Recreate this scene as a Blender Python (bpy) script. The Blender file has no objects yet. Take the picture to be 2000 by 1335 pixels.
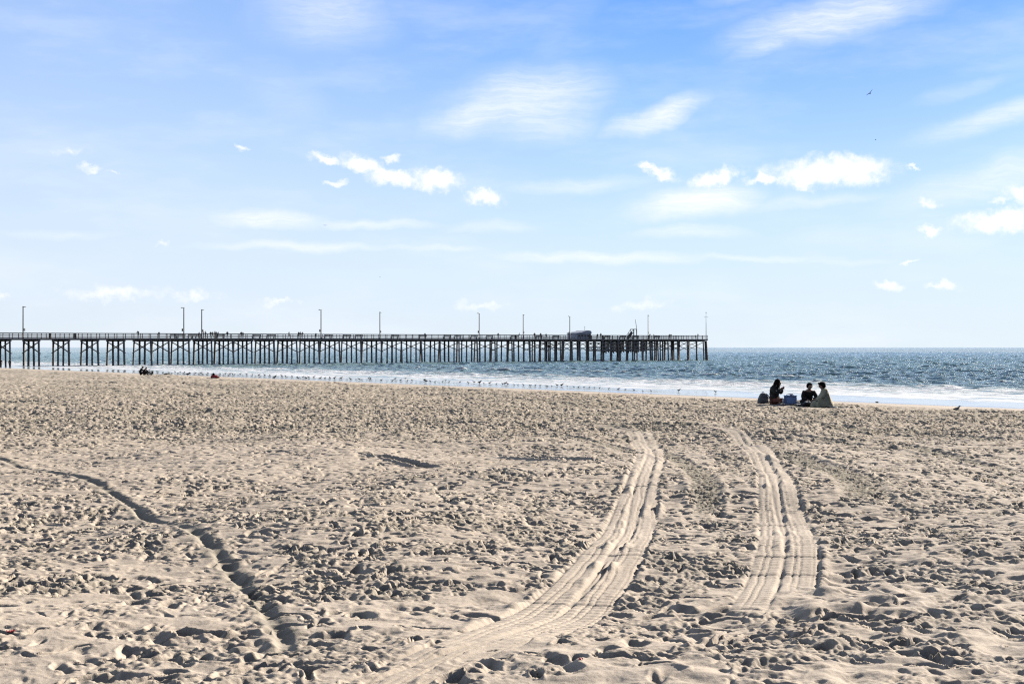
import bpy, bmesh, math, random
import numpy as np
from mathutils import Vector, Matrix

R = math.radians
SC = bpy.context.scene
COL = SC.collection
random.seed(7)

# ------------------------------------------------------------------ camera, world, sun
F = 2800.0                 # focal length in pixels of the 2000 px wide photograph
CAMZ = 2.0
SUN_AZ, SUN_EL = 42.0, 20.5     # degrees right of the view direction, above the horizon

cam_d = bpy.data.cameras.new("camera")
cam = bpy.data.objects.new("camera", cam_d)
COL.objects.link(cam)
cam.location = (0, 0, CAMZ)
cam.rotation_euler = (R(90) + math.atan(10.5 / F), 0, 0)
cam_d.sensor_width = 36.0
cam_d.lens = 36.0 * F / 2000.0
cam_d.clip_start = 0.1
cam_d.clip_end = 90000
SC.camera = cam

SC.view_settings.view_transform = 'Standard'
SC.view_settings.look = 'None'
SC.view_settings.gamma = 1.0
SC.view_settings.exposure = 0.95
SC.render.resolution_x, SC.render.resolution_y = 1024, 683
SC.cycles.max_bounces = 6
SC.cycles.diffuse_bounces = 0
SC.cycles.use_denoising = False
SC.cycles.filter_width = 1.25
SC.cycles.sample_clamp_direct = 9.0
SC.cycles.sample_clamp_indirect = 4.0

sun_d = bpy.data.lights.new("sun", 'SUN')
sun_d.energy = 5.0
sun_d.angle = R(0.55)
sun_d.color = (1.0, 0.93, 0.82)
sun = bpy.data.objects.new("sun", sun_d)
COL.objects.link(sun)
sdir = Vector((math.sin(R(SUN_AZ)) * math.cos(R(SUN_EL)), math.cos(R(SUN_AZ)) * math.cos(R(SUN_EL)), math.sin(R(SUN_EL))))
sun.rotation_euler = sdir.to_track_quat('Z', 'Y').to_euler()
sun.location = (60, 60, 60)


class NT:
    """small helper to write node trees"""
    def __init__(s, tree):
        s.t = tree
        s.n = tree.nodes
        s.l = tree.links

    def new(s, typ, **kw):
        n = s.n.new(typ)
        for k, v in kw.items():
            setattr(n, k, v)
        return n

    def put(s, sock, v):
        if isinstance(v, bpy.types.NodeSocket):
            s.l.new(v, sock)
        elif v is not None:
            sock.default_value = v

    def math(s, op, a, b=None, c=None, clamp=False):
        n = s.new('ShaderNodeMath', operation=op, use_clamp=clamp)
        s.put(n.inputs[0], a)
        if b is not None: s.put(n.inputs[1], b)
        if c is not None: s.put(n.inputs[2], c)
        return n.outputs[0]

    def vmath(s, op, a, b=None, out=0):
        n = s.new('ShaderNodeVectorMath', operation=op)
        s.put(n.inputs[0], a)
        if b is not None: s.put(n.inputs[1], b)
        return n.outputs[out]

    def rng(s, v, a, b, c=0.0, d=1.0, smooth=True):
        n = s.new('ShaderNodeMapRange')
        n.interpolation_type = 'SMOOTHSTEP' if smooth else 'LINEAR'
        s.put(n.inputs['Value'], v)
        s.put(n.inputs['From Min'], a); s.put(n.inputs['From Max'], b)
        s.put(n.inputs['To Min'], c); s.put(n.inputs['To Max'], d)
        return n.outputs['Result']

    def noise(s, vec, scale, detail=4.0, rough=0.55, dist=0.0, col=False):
        n = s.new('ShaderNodeTexNoise')
        s.put(n.inputs['Vector'], vec)
        n.inputs['Scale'].default_value = scale
        n.inputs['Detail'].default_value = detail
        n.inputs['Roughness'].default_value = rough
        n.inputs['Distortion'].default_value = dist
        return n.outputs['Color' if col else 'Fac']

    def mix(s, f, a, b):
        n = s.new('ShaderNodeMix', data_type='RGBA')
        s.put(n.inputs['Factor'], f)
        s.put(n.inputs[6], a); s.put(n.inputs[7], b)
        return n.outputs[2]

    def comb(s, x, y, z=0.0):
        n = s.new('ShaderNodeCombineXYZ')
        s.put(n.inputs[0], x); s.put(n.inputs[1], y); s.put(n.inputs[2], z)
        return n.outputs[0]

    def sep(s, v):
        n = s.new('ShaderNodeSeparateXYZ')
        s.put(n.inputs[0], v)
        return n.outputs

    def mapping(s, v, loc=(0, 0, 0), rot=(0, 0, 0), scale=(1, 1, 1), typ='POINT'):
        n = s.new('ShaderNodeMapping', vector_type=typ)
        s.put(n.inputs['Vector'], v)
        n.inputs['Location'].default_value = loc
        n.inputs['Rotation'].default_value = rot
        n.inputs['Scale'].default_value = scale
        return n.outputs[0]


def build_world():
    w = bpy.data.worlds.new("World")
    SC.world = w
    w.use_nodes = True
    t = NT(w.node_tree)
    w.node_tree.nodes.clear()
    out = t.new('ShaderNodeOutputWorld')
    bg = t.new('ShaderNodeBackground')
    t.l.new(bg.outputs[0], out.inputs[0])
    bg.inputs['Strength'].default_value = 0.078
    tc = t.new('ShaderNodeTexCoord').outputs['Generated']
    d = t.vmath('NORMALIZE', tc)
    x, y, z = t.sep(d)
    # the sky itself: the air is clear, the blue begins low
    zz = t.math('MULTIPLY_ADD', t.math('MAXIMUM', z, 0.0), 2.2, 0.02)
    sky = t.new('ShaderNodeTexSky', sky_type='NISHITA')
    sky.sun_disc = False
    sky.sun_elevation = R(SUN_EL)
    sky.sun_rotation = R(SUN_AZ)
    sky.air_density = 1.0
    sky.dust_density = 0.4
    sky.ozone_density = 2.0
    t.l.new(t.vmath('NORMALIZE', t.comb(x, y, zz)), sky.inputs['Vector'])
    skyc = t.vmath('MULTIPLY', sky.outputs[0], (0.92, 1.06, 1.28))
    skyc = t.vmath('MULTIPLY', skyc, t.mix(t.rng(z, 0.25, 0.7), (1, 1, 1, 1), (0.38, 0.26, 0.16, 1)))
    el = t.math('ARCSINE', z)
    az = t.math('ARCTAN2', x, y)
    U = t.math('MULTIPLY', az, 28.0)
    V = t.math('MULTIPLY', el, 28.0)
    P = t.comb(U, V)
    skyc = t.vmath('MULTIPLY', skyc, t.mix(t.rng(U, -9, 1), (0.82, 1.11, 1.24, 1), t.mix(t.rng(U, 0, 9), (0.64, 0.95, 1.18, 1), (0.52, 0.77, 1.03, 1))))
    # pale air towards the horizon
    hz = t.rng(V, 0.0, 7.6, 1.0, 0.06)
    hz = t.math('POWER', hz, 1.3)
    side = t.rng(U, -10.0, 5.0, 0.42, 0.0)
    skyc = t.mix(t.math('MULTIPLY', side, t.rng(V, 9, 5, 0.8, 1)), skyc, (4.4, 5.5, 7.6, 1))
    HAZE = (5.25, 5.72, 6.25, 1)
    c = t.mix(t.math('MULTIPLY', hz, 0.93), skyc, HAZE)
    # --- clouds
    def field(vec, blobs):
        acc = None
        for (cx, cy, rx, ry, rot, a) in blobs:
            m = t.mapping(vec, loc=((cx - 1000) / 100, (678 - cy) / 100, 0), rot=(0, 0, R(rot)),
                          scale=(rx / 100, ry / 100, 1), typ='TEXTURE')
            L = t.vmath('LENGTH', m, out=1)
            v = t.math('MULTIPLY', t.math('SUBTRACT', 1.0, L), a)
            acc = v if acc is None else t.math('MAXIMUM', acc, v)
        return acc
    w1 = t.vmath('SCALE', t.vmath('SUBTRACT', t.noise(P, 3.2, 5, 0.6, col=True), (0.5, 0.5, 0.5)))
    w1.node.inputs['Scale'].default_value = 0.5
    PW = t.vmath('ADD', P, w1)
    cum = [(1605, 345, 128, 33, 2, 1), (1490, 356, 48, 13, 6, 1), (1655, 343, 80, 31, -5, 1), (1568, 362, 40, 18, 0, 1),
           (1398, 349, 58, 19, 14, .95), (1290, 340, 42, 14, -18, .85), (1262, 324, 22, 8, 0, .75),
           (640, 314, 34, 12, -4, .95), (712, 327, 52, 20, -22, 1), (772, 350, 66, 21, -8, .95), (852, 354, 54, 24, -5, .95),
           (765, 312, 24, 10, 0, .6), (945, 388, 42, 19, -4, .95), (655, 359, 28, 8, 0, .6),
           (482, 300, 16, 11, 0, .6), (199, 343, 26, 9, 0, .5), (160, 314, 34, 12, 10, .35), (236, 347, 14, 6, 0, .3),
           (1975, 394, 58, 24, 0, 1), (1925, 445, 96, 24, 3, 1), (2010, 440, 90, 28, 0, 1), (1796, 457, 21, 12, 0, .9), (1791, 406, 22, 11, -25, .6),
           (1920, 408, 26, 9, 0, .5), (1722, 562, 36, 14, -6, .6), (1818, 564, 40, 11, 0, .6), (1766, 346, 18, 5, 0, .6), (1755, 519, 24, 4, 0, .5),
           (18, 583, 40, 15, 0, .6), (330, 481, 18, 10, 0, .4), (240, 577, 130, 17, 1, .42), (390, 580, 60, 14, 0, .35), (550, 588, 50, 7, 0, .4),
           (940, 595, 70, 11, 0, .35), (1250, 596, 70, 14, 8, .3)]
    faint = [b for b in cum if b[5] < 0.65]
    cum = [b for b in cum if b[5] >= 0.65]
    f = field(PW, cum)
    nb = t.noise(P, 4.2, 8, 0.66)
    dens = t.math('ADD', t.math('ADD', f, 0.26), t.math('MULTIPLY', t.math('SUBTRACT', nb, 0.5), 1.25))
    dens = t.math('MULTIPLY', dens, t.rng(f, -0.35, 0.0))
    cd = t.rng(dens, 0.0, 1.15)
    ff = t.math('ADD', field(PW, faint), t.math('MULTIPLY', t.math('SUBTRACT', nb, 0.5), 0.7))
    fd = t.math('MULTIPLY', t.rng(ff, 0.0, 0.5), 0.75)
    inner = t.rng(dens, 0.1, 0.9)
    wsp = [(1030, 200, 210, 80, 8, .6), (940, 225, 140, 50, 12, .6), (1060, 240, 150, 60, 0, .45), (1290, 228, 140, 32, 17, .7), (1620, 62, 260, 55, 10, .6), (1510, 92, 110, 30, 24, .5),
           (1350, 400, 160, 40, 6, .9), (1560, 400, 230, 16, 3, .32), (520, 430, 150, 24, -2, .62), (720, 437, 170, 12, 0, .45),
           (600, 483, 230, 13, -1, .5), (850, 485, 120, 11, 0, .35), (1170, 503, 270, 15, -1, .55), (1480, 507, 200, 9, -1, .35), (1350, 456, 140, 17, 0, .42),
           (1950, 250, 240, 30, 13, .5), (1930, 360, 280, 45, 14, .45), (1130, 362, 200, 20, 2, .35), (640, 40, 170, 90, 0, .38), (560, 200, 110, 60, -30, .12),
           (1480, 10, 150, 20, 8, .3), (960, 445, 110, 16, 0, .3), (1860, 200, 120, 20, 14, .2), (1100, 60, 160, 60, 60, .12),
           (150, 470, 120, 12, 0, .25), (1640, 515, 120, 8, 0, .25)]
    w2 = t.vmath('SCALE', t.vmath('SUBTRACT', t.noise(P, 0.9, 4, 0.55, col=True), (0.5, 0.5, 0.5)))
    w2.node.inputs['Scale'].default_value = 1.1
    PS = t.vmath('ADD', P, t.vmath('MULTIPLY', w2, (1.0, 0.35, 0)))
    accw = None
    for (cx, cy, rx, ry, rot, a) in wsp:
        m = t.mapping(PS, loc=((cx - 1000) / 100, (678 - cy) / 100, 0), rot=(0, 0, R(rot)),
                      scale=(rx / 100, ry / 100, 1), typ='TEXTURE')
        g = t.rng(t.vmath('LENGTH', m, out=1), 1.15, 0.1, 0.0, a)
        accw = g if accw is None else t.math('MAXIMUM', accw, g)
    st = t.noise(t.mapping(PS, rot=(0, 0, R(-16)), scale=(0.9, 7.0, 1)), 1.3, 8, 0.68, 0.3)
    accw = t.math('MULTIPLY', accw, t.rng(st, 0.3, 0.7, 0.72, 1.2))
    veil = t.math('MULTIPLY', t.rng(t.noise(t.mapping(P, rot=(0, 0, R(-10)), scale=(0.25, 0.9, 1)), 1.0, 5, 0.6), 0.42, 0.75), 0.22)
    accw = t.math('MAXIMUM', accw, veil)
    up = t.rng(z, -0.01, 0.0)
    accw = t.math('MULTIPLY', accw, up)
    c = t.mix(accw, c, (7.0, 7.2, 7.8, 1))
    c = t.mix(t.math('MULTIPLY', fd, up), c, (7.3, 7.35, 7.7, 1))
    puff = t.mix(inner, (6.9, 7.1, 7.8, 1), (8.0, 7.85, 7.8, 1))
    c = t.mix(t.math('MULTIPLY', t.math('MULTIPLY', cd, up), 0.97), c, puff)
    # sky behind the camera dimmed on purpose, to cut fill light and deepen sand shade
    c = t.mix(t.rng(y, 0.15, -0.35), c, t.vmath('MULTIPLY', c, (0.45, 0.44, 0.43)))
    t.l.new(c, bg.inputs['Color'])
    w.cycles.sampling_method = 'MANUAL'
    w.cycles.sample_map_resolution = 512


build_world()

# ------------------------------------------------------------------ materials
def new_mat(name):
    m = bpy.data.materials.new(name)
    m.use_nodes = True
    t = NT(m.node_tree)
    b = m.node_tree.nodes['Principled BSDF']
    return m, t, b


def plain(name, col, rough=0.7, var=0.25, scale=8.0, bump=0.0, metal=0.0, col2=None):
    m, t, b = new_mat(name)
    co = t.new('ShaderNodeTexCoord').outputs['Object']
    n = t.noise(co, scale, 5, 0.6)
    a = tuple(c * (1 - var) for c in col) + (1,)
    bb = (tuple(min(1, c * (1 + var)) for c in col) if col2 is None else col2) + (1,)
    t.l.new(t.mix(t.rng(n, 0.3, 0.7), a, bb), b.inputs['Base Color'])
    b.inputs['Roughness'].default_value = rough
    b.inputs['Metallic'].default_value = metal
    if bump:
        bn = t.new('ShaderNodeBump')
        bn.inputs['Strength'].default_value = bump
        bn.inputs['Distance'].default_value = 0.02
        t.l.new(t.noise(co, scale * 4, 5, 0.6), bn.inputs['Height'])
        t.l.new(bn.outputs[0], b.inputs['Normal'])
    return m


def wood_mat(name, col):
    m, t, b = new_mat(name)
    co = t.new('ShaderNodeTexCoord').outputs['Object']
    g = t.noise(t.mapping(co, scale=(6, 6, 0.6)), 2.0, 5, 0.6)
    p = t.noise(co, 0.35, 4, 0.6)
    c = t.mix(t.rng(g, 0.3, 0.7), tuple(c * 0.7 for c in col) + (1,), tuple(c * 1.35 for c in col) + (1,))
    c = t.mix(t.math('MULTIPLY', t.rng(p, 0.45, 0.7), 0.6), c, (col[0] * 1.5, col[1] * 1.3, col[2] * 1.0, 1))
    t.l.new(c, b.inputs['Base Color'])
    b.inputs['Roughness'].default_value = 0.85
    return m


# ------------------------------------------------------------------ object helpers
def tag(o, label=None, cat=None, group=None, kind=None):
    if label: o['label'] = label
    if cat: o['category'] = cat
    if group: o['group'] = group
    if kind: o['kind'] = kind
    return o


def link(name, me, parent=None):
    o = bpy.data.objects.new(name, me)
    COL.objects.link(o)
    if parent: o.parent = parent
    return o


def empty(name, loc=(0, 0, 0), rz=0.0):
    o = bpy.data.objects.new(name, None)
    COL.objects.link(o)
    o.location = loc
    o.rotation_euler = (0, 0, rz)
    o.empty_display_size = 0.2
    return o


class MB:
    """collects shapes for one mesh"""
    def __init__(s): s.bm = bmesh.new()

    def box(s, c, d, rot=None, bevel=0.0):
        r = bmesh.ops.create_cube(s.bm, size=1.0)
        M = Matrix.Translation(Vector(c)) @ (rot.to_4x4() if rot is not None else Matrix.Identity(4)) @ Matrix.Diagonal((d[0], d[1], d[2], 1))
        bmesh.ops.transform(s.bm, matrix=M, verts=r['verts'])
        if bevel:
            es = list({e for v in r['verts'] for e in v.link_edges})
            bmesh.ops.bevel(s.bm, geom=es, offset=bevel, segments=2, affect='EDGES', profile=0.5)
        return s

    def bar(s, a, b, w, h=None, up=Vector((0, 0, 1))):
        a, b = Vector(a), Vector(b)
        h = h or w
        z = (b - a).normalized()
        x = up.cross(z)
        if x.length < 1e-4: x = Vector((1, 0, 0)).cross(z)
        x.normalize(); y = z.cross(x)
        M = Matrix((x, y, z)).transposed()
        return s.box((a + b) / 2, (w, h, (b - a).length), rot=M)

    def tube(s, pts, rad, seg=10, caps=True):
        pts = [Vector(p) for p in pts]
        if not hasattr(rad, '__len__'): rad = [rad] * len(pts)
        rings = []
        for i, p in enumerate(pts):
            z = (pts[min(i + 1, len(pts) - 1)] - pts[max(i - 1, 0)]).normalized()
            x = Vector((0, 0, 1)).cross(z)
            if x.length < 1e-3: x = Vector((1, 0, 0))
            x.normalize(); y = z.cross(x)
            rings.append([s.bm.verts.new(p + (x * math.cos(2 * math.pi * k / seg) + y * math.sin(2 * math.pi * k / seg)) * rad[i]) for k in range(seg)])
        s.skin(rings, caps)
        return s

    def skin(s, rings, caps=True):
        n = len(rings[0])
        for a, b in zip(rings[:-1], rings[1:]):
            for k in range(n):
                s.bm.faces.new((a[k], a[(k + 1) % n], b[(k + 1) % n], b[k]))
        if caps:
            s.bm.faces.new(list(reversed(rings[0])))
            s.bm.faces.new(rings[-1])

    def loft(s, rings, caps=True):
        s.skin([[s.bm.verts.new(Vector(p)) for p in r] for r in rings], caps)
        return s

    def ball(s, c, r, sub=2, rot=None):
        q = bmesh.ops.create_icosphere(s.bm, subdivisions=sub, radius=1.0)
        if not hasattr(r, '__len__'): r = (r, r, r)
        M = Matrix.Translation(Vector(c)) @ (rot.to_4x4() if rot is not None else Matrix.Identity(4)) @ Matrix.Diagonal((r[0], r[1], r[2], 1))
        bmesh.ops.transform(s.bm, matrix=M, verts=q['verts'])
        return s

    def mesh(s, name, mat, smooth=False):
        bmesh.ops.recalc_face_normals(s.bm, faces=s.bm.faces)
        me = bpy.data.meshes.new(name)
        s.bm.to_mesh(me); s.bm.free()
        for m in (mat if isinstance(mat, (list, tuple)) else [mat]): me.materials.append(m)
        if smooth:
            me.polygons.foreach_set('use_smooth', [True] * len(me.polygons))
        return me

    def build(s, name, mat, parent=None, smooth=False):
        return link(name, s.mesh(name, mat, smooth), parent)


def grid_mesh(name, X, Y, Z, mat, wrap=False):
    nr, nc = X.shape
    co = np.stack([X, Y, Z], axis=-1).reshape(-1, 3).astype(np.float32)
    idx = np.arange(nr * nc).reshape(nr, nc)
    a, b, c, d = idx[:-1, :-1], idx[:-1, 1:], idx[1:, 1:], idx[1:, :-1]
    q = np.stack([a, b, c, d], axis=-1).reshape(-1, 4)
    me = bpy.data.meshes.new(name)
    me.vertices.add(len(co))
    me.vertices.foreach_set('co', co.ravel())
    me.loops.add(q.size)
    me.loops.foreach_set('vertex_index', q.ravel().astype(np.int32))
    me.polygons.add(len(q))
    me.polygons.foreach_set('loop_start', np.arange(0, q.size, 4, dtype=np.int32))
    me.polygons.foreach_set('loop_total', np.full(len(q), 4, dtype=np.int32))
    me.update(calc_edges=True)
    me.polygons.foreach_set('use_smooth', np.ones(len(q), dtype=bool))
    me.materials.append(mat)
    return me


# ------------------------------------------------------------------ the beach as a height field
NS = (0.814, 0.581)          # horizontal direction from the dry sand to the sea
S_CREST, S_SHORE = 38.5, 84.0
WATER_Z = -2.1
rng = np.random.default_rng(11)


def fft_noise(n, cell, lmin, lmax, slope=0.0, seed=0, aniso=None):
    r = np.random.default_rng(seed)
    w = r.standard_normal((n, n)).astype(np.float32)
    Fw = np.fft.rfft2(w)
    kx = np.fft.rfftfreq(n, cell)[None, :]
    ky = np.fft.fftfreq(n, cell)[:, None]
    if aniso: kx = kx * aniso[0]; ky = ky * aniso[1]
    k = np.sqrt(kx ** 2 + ky ** 2) + 1e-9
    amp = np.exp(-(k * lmin) ** 2) * (1 - np.exp(-(k * lmax) ** 2)) * (k ** slope)
    h = np.fft.irfft2(Fw * amp, s=(n, n)).astype(np.float32)
    return h / h.std()


TN, TC = 2048, 0.02           # periodic tile, 41 m
BIG_N, BIG_C = 512, 0.5       # low frequency tile, 256 m


def bilinear(tile, cell, x, y):
    n = tile.shape[0]
    fx = x / cell; fy = y / cell
    x0 = np.floor(fx).astype(np.int64); y0 = np.floor(fy).astype(np.int64)
    tx = (fx - x0).astype(np.float32); ty = (fy - y0).astype(np.float32)
    x0 %= n; y0 %= n
    x1 = (x0 + 1) % n; y1 = (y0 + 1) % n
    return ((tile[y0, x0] * (1 - tx) + tile[y0, x1] * tx) * (1 - ty) + (tile[y1, x0] * (1 - tx) + tile[y1, x1] * tx) * ty)


def stamp_tile(count, Lr, Wr, Dr, rim, seed, power=1.5):
    r = np.random.default_rng(seed)
    T = np.zeros((TN, TN), np.float32)
    ext = int(Lr[1] * 2.2 / TC) + 2
    g = np.arange(-ext, ext + 1) * TC
    GX, GY = np.meshgrid(g, g)
    for i in range(count):
        ci, cj = r.integers(0, TN, 2)
        th = r.uniform(0, math.pi)
        L, W, D = r.uniform(*Lr), r.uniform(*Wr), r.uniform(*Dr)
        u = GX * math.cos(th) + GY * math.sin(th)
        v = -GX * math.sin(th) + GY * math.cos(th)
        # a heel and a ball, not a plain ellipse
        v = v + 0.25 * W * np.sin(u / L * 1.6)
        W2 = W * (1 + 0.22 * np.clip(u / L, -1, 1))
        q = (u / L) ** 2 + (v / W2) ** 2
        tilt = 1 + 0.35 * np.clip(u / L, -1.5, 1.5) * r.choice([-1, 1])
        h = -D * np.exp(-q ** power) * tilt + rim * D * np.exp(-((np.sqrt(q) - 1.4) / 0.33) ** 2) * (1 + 0.7 * np.clip(v / W, -1, 1) * r.choice([-1, 1]))
        ii = np.arange(ci - ext, ci + ext + 1) % TN
        jj = np.arange(cj - ext, cj + ext + 1) % TN
        T[np.ix_(ii, jj)] += h.astype(np.float32)
    return T


T_FOOT = stamp_tile(17000, (0.05, 0.125), (0.03, 0.058), (0.03, 0.07), 0.16, 1, 2.8)
T_SOFT = stamp_tile(5200, (0.08, 0.14), (0.05, 0.085), (0.03, 0.085), 0.22, 2, 1.7)


def crumb_tile(seed):
    """small clods and toe marks, 20 m tile"""
    r = np.random.default_rng(seed)
    n = 1024
    T = np.zeros((n, n), np.float32)
    g = np.arange(-5, 6) * TC
    GX, GY = np.meshgrid(g, g)
    for i in range(30000):
        ci, cj = r.integers(0, n, 2)
        th = r.uniform(0, math.pi); L = r.uniform(.022, .05); W = L * r.uniform(.45, .9)
        D = r.uniform(.006, .022) * (-1 if r.random() < .8 else .8)
        u = GX * math.cos(th) + GY * math.sin(th); v = -GX * math.sin(th) + GY * math.cos(th)
        q = (u / L) ** 2 + (v / W) ** 2
        ii = np.arange(ci - 5, ci + 6) % n; jj = np.arange(cj - 5, cj + 6) % n
        T[np.ix_(ii, jj)] += (D * np.exp(-q ** 1.6)).astype(np.float32)
    return T


T_CRUMB = crumb_tile(12)
n1 = fft_noise(TN, TC, 0.035, 0.5, -0.6, 3)
n2 = fft_noise(TN, TC, 0.03, 0.25, -0.2, 4)
T_CHURN = (-np.abs(n1) * 1.0 + n1 * 0.3 + n2 * 0.35).astype(np.float32)
T_CHURN -= T_CHURN.mean()
T_FINE = fft_noise(TN, TC, 0.02, 0.14, 0.0, 5)
T_STREAK = fft_noise(TN, TC, 0.05, 0.5, -0.3, 16, aniso=(5.0, 1.0))
T_DUNE = fft_noise(TN, TC, 0.28, 1.4, -0.4, 6)
B_MASK1 = fft_noise(BIG_N, BIG_C, 1.6, 9, -0.5, 7)
B_MASK2 = fft_noise(BIG_N, BIG_C, 0.9, 5, -0.3, 8)
B_LOW = fft_noise(BIG_N, BIG_C, 3.0, 14, -0.8, 9)


def gp(px, py, z=0.0):
    """point at height z on the line of sight through photo pixel (px, py)"""
    d = (CAMZ - z) * F / (py - 678.0)
    return ((px - 1000.0) / F * d, d)


def sstep(a, b, v):
    t = np.clip((v - a) / (b - a), 0, 1)
    return t * t * (3 - 2 * t)


def curve(pts):
    q = sorted([gp(*p) for p in pts], key=lambda p: p[1])
    ys = np.array([p[1] for p in q]); xs = np.array([p[0] for p in q])
    yy = np.arange(ys[0], ys[-1], 0.1)
    xx = np.interp(yy, ys, xs)
    k = np.hanning(23); k /= k.sum()
    xp = np.concatenate([xx[0] + (xx[1] - xx[0]) * np.arange(-11, 0), xx, xx[-1] + (xx[-1] - xx[-2]) * np.arange(1, 12)])
    xx = np.convolve(xp, k, 'valid')
    return yy, xx


def lateral(cv, X, Y):
    yy, xx = cv
    xc = np.interp(Y, yy, xx)
    sl = np.interp(Y, yy, np.gradient(xx, yy))
    lat = (X - xc) / np.sqrt(1 + sl ** 2)
    sp = yy[-1] - yy[0]
    inside = sstep(yy[0], yy[0] + min(1.6, 0.2 * sp), Y) * (1 - sstep(yy[-1] - min(2.0, 0.2 * sp), yy[-1], Y))
    return lat, inside


LA = curve([(1010, 817), (1110, 823), (1180, 832), (1239, 842), (1260, 872), (1261, 900), (1245, 946), (1206, 1024), (1172, 1077), (1128, 1121), (1070, 1167), (993, 1217), (925, 1254), (780, 1319), (560, 1460), (400, 1600)])
LB = curve([(1020, 817), (1120, 823), (1195, 832), (1257, 842), (1281, 872), (1278, 904), (1262, 950), (1249, 1015), (1228, 1070), (1205, 1107), (1165, 1153), (1125, 1197), (1052, 1231), (985, 1268), (820, 1323), (590, 1460), (430, 1600)])
RA = curve([(1200, 820), (1300, 825), (1370, 832), (1431, 847), (1466, 877), (1490, 904), (1500, 936), (1503, 978), (1510, 1015), (1508, 1052), (1508, 1075), (1496, 1102), (1478, 1148), (1455, 1180), (1438, 1215)])
RB = curve([(1210, 820), (1315, 825), (1390, 832), (1446, 849), (1485, 877), (1508, 904), (1521, 936), (1533, 969), (1549, 1006), (1560, 1038), (1566, 1075), (1561, 1102), (1552, 1150), (1545, 1172)])
RUT = curve([(-60, 880), (5, 892), (55, 903), (130, 925), (200, 945), (240, 968), (290, 1000), (330, 1016), (360, 1028), (400, 1055), (430, 1078), (440, 1092), (460, 1115), (490, 1150), (520, 1190), (548, 1228), (572, 1275), (590, 1320)])
MINOR = [  # older, half blown over wheel marks: (curve, half width, depth)
    (curve([(1700, 990), (1685, 955), (1640, 922), (1575, 902), (1520, 888), (1480, 878)]), 0.32, 0.045),
    (curve([(1385, 1000), (1380, 960), (1360, 925), (1320, 895), (1270, 870)]), 0.2, 0.03),
    (curve([(850, 912), (780, 899), (710, 889)]), 0.15, 0.11),
    (curve([(1145, 908), (1080, 897), (1012, 888), (985, 885)]), 0.17, 0.15),
    (curve([(1250, 882), (1180, 866), (1110, 852), (1040, 843)]), 0.22, 0.05),
    (curve([(2010, 920), (1880, 895), (1760, 874), (1600, 856), (1500, 848)]), 0.25, 0.05),
    (curve([(2010, 868), (1850, 850), (1600, 832), (1380, 822)]), 0.3, 0.05),
    (curve([(1560, 842), (1250, 832), (1000, 822), (800, 818)]), 0.3, 0.05),
]


def beach_profile(s):
    z = np.where(s < S_CREST, 0.0, -(s - S_CREST) * (2.1 / (S_SHORE - S_CREST)))
    # round the crest
    k = np.clip((s - (S_CREST - 4)) / 8, 0, 1)
    z = np.where((s > S_CREST - 4) & (s < S_CREST + 4), -(k ** 2) * 4 * (2.1 / (S_SHORE - S_CREST)), z)
    z = np.where(s > S_SHORE, -2.1 - (s - S_SHORE) * 0.03, z)
    return np.maximum(z, -12)


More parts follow.
